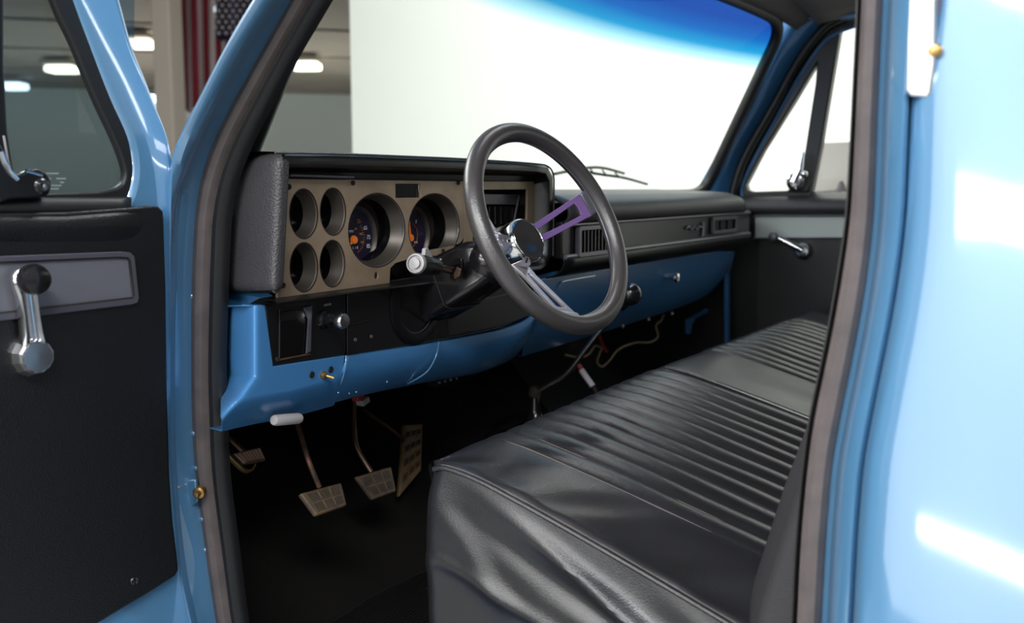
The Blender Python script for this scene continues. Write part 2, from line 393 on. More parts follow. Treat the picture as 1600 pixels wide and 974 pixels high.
# roof, rear wall, floor pan, firewall, kick panels
rf = MB()
def rz(x, y): return 1.745 + .03 * (1 - ((x - 1.83) / .98) ** 2) - .025 * max(0, (y - .5) / .22) ** 2 - .02 * abs((x - 1.83) / .98) ** 8
rf.grid([[V((.86 + 1.94 * i / 24, -.3 + 1.0 * j / 20, rz(.86 + 1.94 * i / 24, -.3 + 1.0 * j / 20))) for j in range(21)] for i in range(25)])
rf.build('roof', 'paint', cab, solid=.02)
rf = MB().grid([[V((.92 + 1.82 * i / 24, -.26 + .95 * j / 20, rz(.86 + 1.94 * i / 24, -.3 + 1.0 * j / 20) - .026)) for j in range(21)] for i in range(25)])
rf.build('headliner', 'headl', cab, solid=.004)
rw = MB(); rw.box((1.83, -.06, .82), 1.9, .03, .50); rw.box((1.83, -.1, 1.66), 1.9, .03, .12); rw.box((1.02, -.08, 1.33), .26, .03, .56); rw.box((2.64, -.08, 1.33), .26, .03, .56)
rw.build('rear_wall', 'paint_in', cab, bevel=.006)
MB().box((1.83, -.08, 1.34), 1.4, .006, .54).build('rear_window', 'passglass', cab)
prof = [(-.05, .585), (.6, .585), (.98, .585), (1.04, .60), (1.12, .66), (1.25, .79), (1.32, .9), (1.34, 1.0), (1.34, 1.215)]
pr = [(p.x, p.y) for p in cr([(a, b, 0) for a, b in prof], 5)]
rows = []
for i in range(41):
    x = .885 + 1.93 * i / 40; h = .16 * math.exp(-((x - 1.83) / .2) ** 4)
    rows.append([V((x, y - (.10 * h / .16 if z > .7 else 0), max(z, .585 + h * (.75 + .25 * min(1, max(0, y) / .9))) if y < 1.3 else z)) for y, z in pr])
MB().grid(rows).build('floor_pan', 'matte', cab, solid=-.004)
MB().prism([(.895, .99, .59), (.895, 1.35, .59), (.895, 1.35, 1.18), (.895, .97, 1.18)], (.006, 0, 0)).build('kick_panel', 'matte', cab, bevel=.002)
MB().prism([(2.80, .84, .59), (2.80, 1.36, .59), (2.80, 1.36, 1.22), (2.80, .84, 1.22)], (.01, 0, 0)).build('kick_panel', 'matte', cab, bevel=.002)
MB().box((.855, .45, .56), .1, 1.2, .05).build('rocker_sill', 'paint', cab, bevel=.012)
MB().box((1.83, 1.15, 1.205), 1.93, .42, .025).build('cowl', 'matte', cab, bevel=.01)
MB().prism([(2.72, .78, 1.69), (2.86, .78, 1.69), (2.86, .70, 1.745), (2.72, .70, 1.745)], (0, -.9, 0)).build('roof_rail', 'paint_in', cab, bevel=.004)
# spot welds, bumper bolt
for x, y in ((279, 464), (299, 463), (303, 678), (307, 732), (316, 812), (320, 860), (321, 890), (285, 614)):
    c = P(x, y, 'X', .846 + (.012 if x > 295 else 0)); MB().lathe([(.0005, .0028), (.0022, .0022), (.0036, .0004), (.0038, -.004)], c, (-1, -.3, 0), 14).build('weld_dimple', 'paint', cab)
bc = P(300, 771, 'X', .852)
MB().prism([P(x, y, 'X', .853) for x, y in ((284, 750), (309, 746), (313, 782), (300, 790), (286, 786))], (-.008, -.004, 0)).build('bumper_boss', 'paint', cab, bevel=.003)
bb = P(311, 770, 'X', .846)
o = MB().lathe([(.0001, .012), (.003, .0115), (.0042, .009), (.0045, .004), (.0075, .003), (.0078, -.006)], bb, (-.9, -.45, 0), 16).build('bumper_bolt', 'brass', cab); o['label'] = 'rusty brass bolt'

# striker plate at the right
sc = empty('striker_plate', P(1440, 60, 'X', .78), 'chrome vertical latch plate with a small screw on the blue rear cab corner', 'latch plate')
def SP(x, y, h): return P(x, y, 'X', .828 - h)
MB().prism([SP(x, y, .0) for x, y in ((1419, -60), (1466, -60), (1464, 100), (1457, 148), (1450, 154), (1424, 152), (1416, 144), (1417, 60))], (-.006, 0, 0)).build('plate_body', 'chrome', sc, bevel=.0025)
MB().prism([SP(x, y, -.010) for x, y in ((1460, -60), (1475, -60), (1470, 120), (1462, 150), (1458, 140))], (-.006, 0, 0)).build('backing_plate', 'silver_e', sc, bevel=.002)
MB().lathe([(.0001, .006), (.004, .005), (.0055, .002), (.0055, -.006)], SP(1461, 80, .002), (-1, 0, 0), 16).build('screw', 'brass', sc)

# ---- windshield with gasket
BLc, BRc = V((.93, 1.02, 1.235)), P(1100, 297, 'X', 2.72)
TRc = P(1222, 38, 'X', 2.68); TLc = V((.98, TRc.y, TRc.z))
BLc.y = BRc.y + .0
def wsp(u, v):
    b = BLc.lerp(BRc, u); t = TLc.lerp(TRc, u); bul = .14 * (1 - (2 * u - 1) ** 2)
    p = b.lerp(t, v); p.y += bul * (1 - .2 * v); p.z += .035 * (1 - (2 * u - 1) ** 4) * v - .0 * (1 - v); return p
ws = empty('windshield', wsp(.5, 0), 'curved truck windshield with a blue tinted band along its top', 'windshield')
MB().grid([[wsp(i / 40, -.06 + 1.06 * j / 20) for j in range(21)] for i in range(41)]).build('glass_pane', 'ws', ws)
bpy.data.objects['glass_pane']['label'] = 'clear glass fading into a blue sun band'
edge = [wsp(i / 30, -.02) for i in range(31)] + [wsp(1, v / 10) for v in range(0, 10)]
edge = [wsp(1 - i / 30, 1) for i in range(1, 30)]
loop = [wsp(.03 + .94 * i / 30, -.03) for i in range(31)] + corner(wsp(.97, -.03), wsp(1.003, -.03), wsp(1.003, .1), 4) + [wsp(1.003, .1 + .77 * i / 8) for i in range(9)] + \
    corner(wsp(1.003, .87), wsp(1.003, 1.01), wsp(.96, 1.01), 6) + [wsp(.96 - .92 * i / 30, 1.01) for i in range(31)] + corner(wsp(.04, 1.01), wsp(0, 1.01), wsp(0, .87), 6) + [wsp(0, .87 - .77 * i / 8) for i in range(9)] + corner(wsp(0, .1), wsp(0, -.03), wsp(.03, -.03), 4)
MB().tube(loop, .016, 10, closed=True).build('rubber_gasket', 'rubber_d', ws)
# header above the windshield and far pillar
hd = MB().grid([[wsp(i / 30, 1.02) + V((0, -.0, .0)) + V((0, -.02 * k, .013 * k)) for k in range(6)] for i in range(-1, 32)])
hd.build('windshield_header', 'headl', cab, solid=.01)

# ================================================================== FAR (PASSENGER) SIDE
PX = 2.80
far = [(1334, 12), (1305, 25), (1277, 43), (1238.5, 94), (1200, 164), (1155, 244), (1137, 300)]
gask = [(1262, -10), (1240, 25), (1228, 60), (1197, 133), (1150, 210), (1102, 293), (1096, 310)]
rows = []
for i in range(31):
    t = i / 30
    g = cr([(a, b, 0) for a, b in gask], 10)[int(t * 60)]; f2 = cr([(a, b, 0) for a, b in far[1:] + [(1134, 312)]], 10)[int(t * 60)]
    a = P(g.x - 12 + 8 * t, g.y - 4, 'X', 2.725); b = P(f2.x, f2.y, 'X', PX - .01)
    m1 = a.lerp(b, .5) - X_ * .03
    rows.append([a + V((.01, .006, 0)), a, m1, b - X_ * .005, b + V((.02, -.02, 0))])
rows = [cr(r, 4) for r in rows]
MB().grid(rows).build('far_windshield_pillar', 'paint_in', cab, solid=.003)
MB().tube(cr([P(x + 8, y + 3, 'X', PX - .02) for x, y in far + [(1136, 330)]], 8), .013, 10).build('far_door_seal', 'rubber_d', cab)

pd = empty('passenger_door', (PX, .4, .62), 'closed black trimmed passenger door on the far side of the cab', 'door')
def Q(x, y, h=0): return P(x, y, 'X', PX - h)
# lower trim panel
MB().prism([Q(1132, 335), Q(1132, 700), Q(1420, 700), Q(1420, 335)], (.03, 0, 0)).build('trim_panel', 'door_trim', pd, bevel=.004)
rows = []
for i in range(11):
    x = 1140 + 28 * i
    rows.append([Q(x, 300, -.03), Q(x, 306, .0), Q(x, 312, .018), Q(x, 322, .026), Q(x, 331, .022), Q(x, 337, .0)])
MB().grid([cr(r, 4) for r in rows]).build('window_sill', 'pass_pad', pd, solid=.004)
st_ = MB().prism([Q(1180, 336, .004), Q(1420, 336, .004), Q(1420, 373, .004), Q(1180, 373, .004)], (.006, 0, 0)).build('accent_strip', 'silver_g', pd, bevel=.001)
st_['label'] = 'pale silver accent strip'
for y in (338, 372):
    MB().tube([Q(1178, y, .006), Q(1420, y, .006)], .0022, 8).build('strip_edging', 'silver_e', st_)
# window frame: black loop built as plate with holes
def lp(pts, n=5):
    return [(p.y, p.z) for p in cr([(0,) + tuple(Q(a, b, 0))[1:] for a, b in pts], n, True)]
def sharp(pts): return [(Q(a, b).y, Q(a, b).z) for a, b in pts]
outl = sharp([(1149, 318), (1152, 285), (1168, 250), (1213, 165), (1251, 98), (1285, 55), (1310, 36), (1345, 27), (1420, 20), (1420, 318)])
vent = sharp([(1279, 92), (1276, 130), (1259, 241), (1250, 275), (1243, 296), (1236, 300), (1174, 302), (1165, 298), (1162, 289), (1190, 235), (1240, 155), (1268, 108), (1276, 94)])
wing = sharp([(1311, 44), (1345, 36), (1420, 33), (1420, 307), (1264, 307), (1281, 223)])
plate('window_frame', [outl, vent, wing], (PX + .02, 0, 0), (0, 1, 0), (0, 0, 1), 'black', pd, .03, .004)
MB().grid([[Q(1180, 320, -.03), Q(1420, 320, -.03)], [Q(1300, 20, -.03), Q(1420, 20, -.03)]]).build('window_glass', 'passglass', pd)
MB().grid([[Q(1155, 305, -.025), Q(1250, 305, -.025)], [Q(1279, 85, -.025), Q(1281, 90, -.025)]]).build('vent_glass', 'passglass', pd)
MB().tube(cr([Q(x, y, .0) for x, y in ((1160, 310), (1163, 280), (1215, 180), (1252, 115), (1292, 62), (1340, 40))], 8), .004, 8).build('frame_blue_strip', 'paint_in', pd)  # blue painted strip of the inner door frame
# vent latch
vl = MB(); c = Q(1243, 284, .02)
vl.lathe([(.001, .035), (.014, .033), (.02, .026), (.016, .015), (.024, .01), (.026, 0)], c, (-1, -.2, 0), 20)
vl.tube([Q(1240, 285, .05), Q(1250, 262, .05), Q(1254, 238, .045)], [.013, .009, .006], 10); vl.ball(Q(1257, 272, .05), .009)
vl.build('vent_latch', 'chrome', pd)['label'] = 'chrome vent window latch'
MB().prism([Q(1228, 300, .012), Q(1262, 300, .012), Q(1266, 285, .012), (Q(1240, 288, .012))], (.03, 0, 0)).build('latch_base', 'black', pd, bevel=.003)
# crank
ck = empty('window_crank', Q(1256, 392, .01)); ck.parent = pd; ck.matrix_parent_inverse = world(pd).inverted()
MB().lathe([(.001, .035), (.016, .034), (.021, .028), (.024, .012), (.026, 0)], Q(1257, 392, .0), (-1, 0, 0), 24).build('crank_hub', 'chrome', ck)
MB().tube([Q(1254, 391, .035), Q(1232, 380, .04), Q(1212, 370, .045)], [.011, .008, .008], 12).build('crank_arm', 'chrome', ck)
MB().lathe([(.001, .045), (.010, .043), (.014, .034), (.013, .02), (.008, .0)], Q(1213, 370, .03), (-1, 0, 0), 20).build('crank_knob', 'silver_e', ck)
# exterior mirror beyond the passenger window
mr = empty('side_mirror', P(1300, 305, 'X', 3.0), 'beige backed exterior mirror outside the passenger window', 'mirror')
MB().prism([P(x, y, 'X', 3.05) for x, y in ((1262, 306), (1264, 262), (1268, 232), (1274, 222), (1290, 218), (1345, 216), (1370, 230), (1372, 290), (1340, 300))], (.05, .01, 0)).build('mirror_head', 'mirror', mr, bevel=.012)
MB().tube([P(1300, 305, 'X', 2.9), P(1310, 300, 'X', 3.0), P(1315, 285, 'X', 3.06)], .008, 8).build('mirror_arm', 'silver_e', mr)
# kick area of the far side
MB().prism([P(x, y, 'Y', .90) for x, y in ((1136, 400), (1141, 399), (1141, 560), (1137, 560))], (0, .01, 0)).build('far_hinge_pillar', 'paint_in', cab, bevel=.002)

# ================================================================== DASHBOARD
dash = empty('dashboard', (1.8, .95, 1.1), 'black padded dashboard over blue painted steel, spanning under the windshield', 'dashboard')
BY = .87; LY = .843
# passenger pad
z0 = P(870, 308, 'Y', .82).z; z1 = P(960, 346, 'Y', .82).z; xe = P(1176, 330, 'Y', .82).x
z2 = P(900, 403, 'Y', .82).z; z3 = P(870, 434, 'Y', .84).z
rows = []
for i in range(31):
    x = 1.575 + (xe - 1.575) * i / 30; rd = max(0, (i - 27) / 3) ** 2
    sec = [(1.06, z0 + .012), (.95, z0 + .008), (.87, z0 + .004), (.845, z0 - .001), (.822, z0 - .012), (.814, (z0 + z1) / 2 - .004), (.818, z1 + .006), (.826, z1)]
    rows.append([V((x, a + .03 * rd, b - .022 * rd * (1 if b > z1 + .01 else .2))) for a, b in [(p.x, p.y) for p in cr([(a, b, 0) for a, b in sec], 4)]])
MB().grid(rows).build('passenger_pad', 'pass_pad', dash, solid=.006)
# passenger face panel + trims
MB().prism([(1.57, .828, z2), (xe, .828, z2), (xe, .828, z1 + .004), (1.57, .828, z1 + .004)], (0, .03, 0)).build('face_panel', 'black', dash, bevel=.002)
for z, m_, r in ((z1 - .002, 'silver_e', .0028), (z2 + .003, 'silver', .0045)):
    MB().tube([(1.575, .824, z), (xe - .01, .824, z)], r, 8).build('trim_moulding', m_, dash)
rows = []
for i in range(25):
    x = 1.57 + (xe - 1.57) * i / 24
    sec = [(.828, z2), (.826, z2 - .006), (.832, z2 - .02), (.85, z3 + .002), (.9, z3 - .006)]
    rows.append([V((x, p.x, p.y)) for p in cr([(a, b, 0) for a, b in sec], 4)])
MB().grid(rows).build('knee_roll', 'black', dash, solid=.003)
def FY(x, y, Yp): return P(x, y, 'Y', Yp)
# air vents in face panel
def vent_box(px0, py0, px1, py1, nsl, name='air_vent'):
    a = FY(px0, py1, .824); b = FY(px1, py0, .824); t = empty(name, (a + b) / 2); t.parent = dash; t.matrix_parent_inverse = world(dash).inverted()
    w = b.x - a.x; h = b.z - a.z
    plate('vent_frame', [rrect(0, 0, w, h, .004), rrect(.008, .006, w - .008, h - .006, .002)], (a.x, .8225, a.z), X_, Z_, 'silver_e', t, .007, .001)
    MB().box(((a.x + b.x) / 2, .8265, (a.z + b.z) / 2), w - .004, .002, h - .004).build('vent_back', 'matte', t)
    for k in range(nsl):
        x = a.x + .012 + (w - .024) * k / (nsl - 1); MB().box((x, .8235, (a.z + b.z) / 2), .0018, .005, h - .014).build('vent_louvre', 'gloss', t, smooth=False)
vent_box(901, 351, 954, 402, 9); vent_box(1111, 338, 1149, 366, 4)
# small script badge
bd = empty('badge', FY(1090, 356, .82)); bd.parent = dash; bd.matrix_parent_inverse = world(dash).inverted()
MB().tube(cr([FY(x, y, .8245) for x, y in ((1072, 358), (1077, 354), (1080, 359), (1085, 354), (1088, 359), (1092, 354), (1098, 357))], 5), .003, 6).build('badge_script', 'silver', bd)
MB().tube([FY(1099, 347, .8245), FY(1098, 369, .8245)], .0045, 8).build('badge_bar', 'silver', bd)
# ---- driver end pad
xr = [(441, 236), (439.5, 262), (438, 300), (434, 380), (429, 468)]
xl = [(414, 236), (390, 246), (374, 262), (366, 280), (361, 300), (356, 340), (353, 380), (351, 420), (350, 445), (352, 459)]
rows = []
for i in range(41):
    y = 237 + 222 * i / 40; e = min(1, min(i / 4, (40 - i) / 3)); e = math.sqrt(max(0, 1 - (1 - e) ** 2)); ins = (1 - e) * .012
    R_ = P(sm(xr, y) if 12 < i < 38 else lerpy(xr, y), y, 'Y', LY); L_ = P(lerpy(xl, y), y, 'X', .905)
    R_ = R_ + V((0, 0, 0)); n_ = V((-1, -.15, 0))
    mid = R_.lerp(L_, .5)
    sec = [R_ + V((.012, -.001, 0)) + Y_ * ins, R_ + V((.003, -.0015, 0)) + Y_ * ins * .5 , R_ + V((-.003, .004, 0)) + X_ * ins, R_.lerp(L_, .2) + V((-.007, 0, 0)) + X_ * ins, mid + V((-.008, 0, 0)) + X_ * ins, R_.lerp(L_, .8) + V((-.005, 0, 0)) + X_ * ins, L_ + X_ * ins, L_ + V((.02, .03, 0))]
    rows.append(cr(sec, 3))
MB().grid(rows).build('end_pad', 'leather', dash, solid=.004)['label'] = 'grey grained vinyl end pad facing the doorway'
# ---- cluster hood (ring in front of bezel, visor top, right wall)
def HY(x, y, Yp=LY): return P(x, y, 'Y', Yp)
out_px = [(441, 237), (520, 239.5), (640, 244), (730, 248), (800, 252), (840, 255.5), (858, 260), (866, 275), (866.5, 300), (866, 350), (864, 402), (858, 416), (846, 424), (800, 428), (700, 442), (606, 453), (429, 476)]
in_px = [(443, 281), (520, 281.5), (640, 283), (730, 284), (800, 284), (836, 284), (846, 286), (849, 294), (849, 310), (848, 350), (846, 392), (843, 402), (836, 406), (800, 410), (700, 430), (606, 444.5), (433, 468.5)]
A = [HY(*p) for p in out_px]; Bq = [HY(*p) for p in in_px]
ctr = (HY(440, 240) + HY(860, 420)) / 2
rows = []
for a, b in zip(A, Bq):
    back = a + V((0, .25, 0)); back.z = min(back.z, a.z - .02) if a.z > 1.2 else a.z
    sec = [V((b.x, BY + .002, b.z)), b.lerp(a, .30) + Y_ * (BY - LY - .001), b.lerp(a, .42) + Y_ * .016, b.lerp(a, .48) + Y_ * .004, b.lerp(a, .56), b.lerp(a, .8) - Y_ * .001, b.lerp(a, .95) + Y_ * .002, a + Y_ * .006, a + V((0, .05, .0015 if a.z > 1.2 else 0)), a + V((0, .14, -.004 if a.z > 1.2 else 0)), back]
    if a.z < 1.15: sec = sec[:8] + [a + Y_ * .012, a + Y_ * .018, a + Y_ * .024, a + Y_ * .03]
    rows.append(sec[:11])
MB().grid(rows).build('cluster_hood', 'black', dash)['label'] = 'black hooded surround of the gauges'
MB().tube(cr([HY(x, y, LY - .001) for x, y in ((430, 239), (520, 240.5), (640, 245), (730, 249), (835, 256), (857, 261), (864.5, 274), (865.5, 300), (864, 400))], 6), .0016, 6).build('hood_piping', 'leather', dash)
# top pad over the driver side
rows = [[V((x, y, 1.293 - .02 * ((y - .86) / .2) ** 2 - .02 * max(0, (x - 1.5) / .1))) for y in (.86, .92, .98, 1.04)] for x in [.93 + .65 * i / 12 for i in range(13)]]
MB().grid(rows).build('driver_top_pad', 'black', dash, solid=.006)

# ================================================================== INSTRUMENT CLUSTER
clu = empty('instrument_cluster', HY(640, 370, BY), 'worn bronze coloured gauge cluster with six round openings behind the steering wheel', 'gauge cluster')
def L2(x, y, Yp=BY): q = P(x, y, 'Y', Yp); return (q.x, q.z)
G = [(450.2, 494.8, 295.3, 373.3), (498.2, 538.5, 293.9, 368), (450.8, 494.8, 379, 456.4), (497.6, 537, 375.3, 448.6), (542.2, 631, 302, 417.8), (636.3, 716, 302.5, 409)]
def gel(g):
    xm = (g[0] + g[1]) / 2; ym = (g[2] + g[3]) / 2
    a = L2(g[0], ym)[0]; b = L2(g[1], ym)[0]; t = L2(xm, g[2])[1]; u = L2(xm, g[3])[1]
    return ((a + b) / 2, (t + u) / 2, (b - a) / 2, (t - u) / 2)
GE = [gel(g) for g in G]
out1 = [L2(*p) for p in ((442, 280), (560, 281.6), (722.5, 284), (722.5, 372), (717, 380), (700, 386), (672, 391), (650, 399), (632, 406), (616, 411), (608, 419), (606.6, 444.5), (520, 457), (432, 469))]
hole = L2(586, 431); 
holes = [ell(g[0], g[1], g[2], g[3], 56) for g in GE] + [ell(hole[0], hole[1], .0045, .0055, 16)]
a = L2(616, 310); b = L2(656, 287); holes.append(rrect(a[0], a[1], b[0], b[1], .001, 2))
plate('bezel_plate', [out1] + holes, (0, BY, 0), X_, Z_, 'bezel', clu, .003, .0006)['label'] = 'worn bronze gauge plate'
MB().box((( a[0] + b[0]) / 2, BY + .004, (a[1] + b[1]) / 2), b[0] - a[0], .003, b[1] - a[1]).build('indicator_window', 'gloss', clu)
MB().lathe([(.006, .0), (.006, -.02), (.0001, -.02)], (hole[0], BY - .001, hole[1]), (0, -1, 0), 16).build('lamp_socket', 'groove', clu)
p0 = L2(443, 276); p1 = L2(543, 279)
MB().prism([(p0[0], BY - .012, p0[1]), (p1[0], BY - .012, p1[1]), (p1[0], BY - .012, p1[1] + .003), (p0[0], BY - .012, p0[1] + .003)], (0, .008, 0)).build('retainer_strip', 'silver_e', clu, bevel=.0005)
for x, y in ((449, 292), (549, 286), (714, 286), (440, 446), (690, 392)):
    q = L2(x, y); MB().lathe([(.0001, .0008), (.0014, .001), (.0024, .003), (.0032, .0026), (.0036, 0)], (q[0], BY - .0015, q[1]), (0, -1, 0), 16).build('bezel_screw', 'black' if x == 449 else 'groove', clu)
dialc = [None, None, None, None, (553, 372), (640, 368)]
for k, g in enumerate(GE):
    cx, cz, ra, rb = g; n = 56
    ge = empty('gauge', (cx, BY, cz)); ge.parent = clu; ge.matrix_parent_inverse = world(clu).inverted()
    big = k > 3
    ge['label'] = ['top left small gauge', 'top right small gauge', 'bottom left small gauge', 'bottom right small gauge', 'speedometer with orange needle hub', 'fuel gauge with orange needle'][k]
    def ring(s, dy): return [V((cx + ra * s * math.cos(2 * math.pi * j / n), BY + dy, cz + rb * s * math.sin(2 * math.pi * j / n))) for j in range(n)]
    MB().tube([v - Y_ * .0 for v in ring(1.0, -.0015)], .0011, 6, closed=True).build('gauge_edge', 'groove', ge)
    s1 = .86 if big else .80; d1 = .016 if big else .017
    MB().grid([ring(1.0, -.001), ring(.975, .001), ring(.95, .003), ring(s1, d1), ring(s1 - .02, d1 + .001)], cv=True).build('gauge_bevel', 'bevel', ge)
    MB().tube(ring(.985, -.001), .0007, 6, closed=True).build('bevel_rim', 'dialring', ge)
    dp = .045 if big else .035
    mb = MB().grid([ring(s1 - .01, d1 + .0005), ring(s1 - .02, d1 + .006), ring(s1 - (.0 if big else .03), dp)], cv=True)
    if not big:
        mb.grid([ring(s1 - .03, dp), ring(.01, dp)], cv=True)
    mb.build('gauge_tunnel', 'tunnel', ge)
    if big:
        dy = BY + .04; q = P(dialc[k][0], dialc[k][1], 'Y', dy); rr = rb * .86
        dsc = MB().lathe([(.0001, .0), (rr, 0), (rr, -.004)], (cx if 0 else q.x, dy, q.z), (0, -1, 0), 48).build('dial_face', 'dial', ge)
        MB().grid([[V((q.x + s * math.cos(2 * math.pi * j / n), dy - h, q.z + s * math.sin(2 * math.pi * j / n))) for j in range(n)] for s, h in ((rr * .93, .0), (rr * .97, .004), (rr * 1.02, .006), (rr * 1.10, .003), (rr * 1.6, .0))], cv=True).build('dial_ring', 'bevel', ge)
        oy = dy - .0012
        def tx(s, px, py, size, m_):
            w_ = P(px, py, 'Y', oy); text('dial_lettering', s, size, w_, X_, Z_, m_, ge)
        if k == 4:
            for s_, x, y in (('55', 560.5, 346), ('65', 571, 356.5), ('75', 576, 371), ('85', 576, 385)): tx(s_, x, y, .0085, 'print' if s_ != '55' else 'printo')
            tx('MPH', 548.5, 362, .0055, 'print'); tx('100', 564, 366, .005, 'printo'); tx('120', 566, 379, .005, 'printo'); tx('80', 556, 358, .005, 'printo'); tx('1 7 8', 555, 387.5, .006, 'print')
            tk = MB()
            for an in range(-70, 60, 10):
                aa = math.radians(an); c0 = V((q.x, oy, q.z)); dd = V((math.cos(aa), 0, math.sin(aa)))
                tk.tube([c0 + dd * rr * .44, c0 + dd * rr * .52], .0005, 4)
            tk.build('dial_ticks', 'printo', ge)
        else:
            tx('F', 650.5, 347, .0075, 'print'); tx('E', 643, 384, .007, 'print'); tx('FUEL', 650, 379, .0045, 'print')
            arc = [V((q.x + rr * .42 * math.cos(a_ * .1), oy, q.z + rr * .42 * math.sin(a_ * .1))) for a_ in range(-14, 14)]
            MB().tube(arc, .0005, 5).build('dial_ticks', 'printo', ge)
        hub = P(552.5, 375, 'Y', oy - .004) if k == 4 else P(641, 372, 'Y', oy - .004)
        nd = MB().lathe([(.0001, .004), (.005, .0035), (.0062, .001), (.0062, -.001)], hub, (0, -1, 0), 24)
        tip = P(546, 384, 'Y', oy - .004) if k == 4 else P(639.5, 345, 'Y', oy - .004)
        nd.tube([hub, tip], [.0022, .001], 6)
        nd.build('needle', 'orange', ge)
# right hand plate of the cluster with radio opening
o2 = [L2(*p) for p in ((724, 284), (846, 284.5), (845, 340), (843, 396), (760, 402), (724, 404))]
h2 = [L2(*p) for p in ((737, 296), (823, 295.5), (822, 345), (820, 356), (737, 357))]
h3 = [L2(*p) for p in ((737, 368), (820, 366), (819, 386), (737, 389))]
plate('radio_plate', [o2, h2, h3], (0, BY, 0), X_, Z_, 'bezel', clu, .003, .0006)['label'] = 'bronze plate framing the empty radio opening'
def LB(x, y, d): return P(x, y, 'Y', BY + d)
rb_ = MB()
hp = [V((a_, 0, b_)) for a_, b_ in h2]
rb_.grid([[v + Y_ * (BY + d_) for v in hp] for d_ in (0, .05)], cv=True)
rb_.prism([v + Y_ * (BY + .05) for v in hp], (0, .002, 0)); rb_.build('radio_cavity', 'tunnel', clu, smooth=False)
MB().prism([v + Y_ * (BY + .01) for v in [V((a_, 0, b_)) for a_, b_ in h3]], (0, .002, 0)).build('slot_cover', 'gloss', clu)
rd = empty('radio_bracket', LB(775, 320, .02)); rd.parent = clu; rd.matrix_parent_inverse = world(clu).inverted()
MB().prism([LB(x, y, .018) for x, y in ((752, 303), (812, 304), (812, 320), (752, 320))], (0, .012, 0)).build('bracket_top', 'silver_e', rd, bevel=.001)
g = MB()
for k in range(6): g.box(LB(760 + 9 * k, 337, .02), .002, .012, .03)
g.build('bracket_fins', 'gloss', rd, smooth=False)
MB().tube([LB(811, 305, .016), LB(803, 345, .016)], .0016, 6).build('bracket_edge', 'silver', rd)
MB().prism([LB(x, y, -.002) for x, y in ((736, 359), (824, 358), (824, 363), (736, 364))], (0, .003, 0)).build('slot_trim', 'groove', clu)

# ================================================================== LOWER DASH (black boards, blue steel)
LYB = .866
def DY(x, y, d=0): return P(x, y, 'Y', LYB + d)
sw = MB().prism([DY(*p) for p in ((424, 472), (432, 468), (541, 456), (541, 553), (534, 557), (431, 576), (425, 572), (419, 560), (416, 500), (415, 478))], (0, .03, 0))
swp = sw.build('switch_panel', 'black', dash, bevel=.003)
op = [DY(*p) for p in ((438, 486), (474, 482), (480, 486), (476, 552), (438, 561))]
MB().prism([q_ - Y_ * .0008 for q_ in op], (0, .001, 0)).build('cubby_opening', 'tunnel', swp)
MB().tube([DY(436.5, 560, -.001), DY(437, 485, -.001), DY(476, 480.5, -.001), DY(481, 484, -.001)], .0010, 6).build('cubby_edge', 'groove', swp)
MB().prism([DY(438, 503, -.002), DY(482, 494, -.002), DY(478, 482, -.002), DY(440, 489, -.002)], (0, .001, 0)).build('cubby_flap', 'gloss', swp)
MB().prism([DY(x, y, -.004) for x, y in ((475, 481), (488, 478), (486, 549), (479, 553), (482, 500))], (0, .002, 0)).build('cubby_wall', 'silver_e', swp, bevel=.0005)
MB().tube([DY(437, 562.5, -.001), DY(484, 553.5, -.001)], .0012, 6).build('cubby_lip', 'copper', swp)
MB().lathe([(.0001, .0012), (.0025, .0014), (.003, 0)], DY(433, 562, -.0005), (0, -1, 0), 14).build('panel_screw', 'groove', swp)
text('switch_lettering', 'LIGHTS', .0042, DY(512, 476.5, -.0008), X_, Z_, 'greyp', swp)
# headlight switch
hs = empty('headlight_switch', DY(508, 499)); hs.parent = dash; hs.matrix_parent_inverse = world(dash).inverted()
hs['label'] = 'clear faceted headlight knob with a bright radial face'
MB().lathe([(.013, 0), (.012, .004), (.0085, .006), (.008, .012), (.0035, .014), (.0035, .026)], DY(505, 499), (0, -1, 0), 24).build('switch_stem', 'gloss', hs)
MB().lathe([(.0035, .022), (.009, .024), (.0105, .028), (.0105, .034), (.0092, .0365), (.0001, .0375)], DY(505, 499), (0, -1, 0), 24).build('knob', 'chromeb', hs)
MB().tube([DY(499, 505, -.002), DY(508, 510, -.002)], .003, 8).build('stem_nut', 'brass', hs)
# black board to the right of the switch panel
MB().prism([DY(*p, .003) for p in ((543, 455), (608, 446), (700, 440), (848, 428), (842, 480), (824, 496), (780, 514), (700, 530), (613, 546), (543, 557))], (0, .03, 0)).build('knee_board', 'gloss', dash, bevel=.002)
MB().prism([DY(*p, .0015) for p in ((700, 478), (826, 452), (826, 494), (780, 511), (703, 527))], (0, .004, 0)).build('knee_board_insert', 'black', dash, bevel=.0015)
MB().tube([DY(543, 509, .002), DY(582, 499, .002)], .0008, 6).build('board_groove', 'matte', dash)
for x, y in ((555, 531), (580, 526)):
    MB().lathe([(.0001, .001), (.0012, .0015), (.0024, .0015), (.0028, 0)], DY(x, y, .003), (0, -1, 0), 14).build('board_screw', 'silver_e', dash)
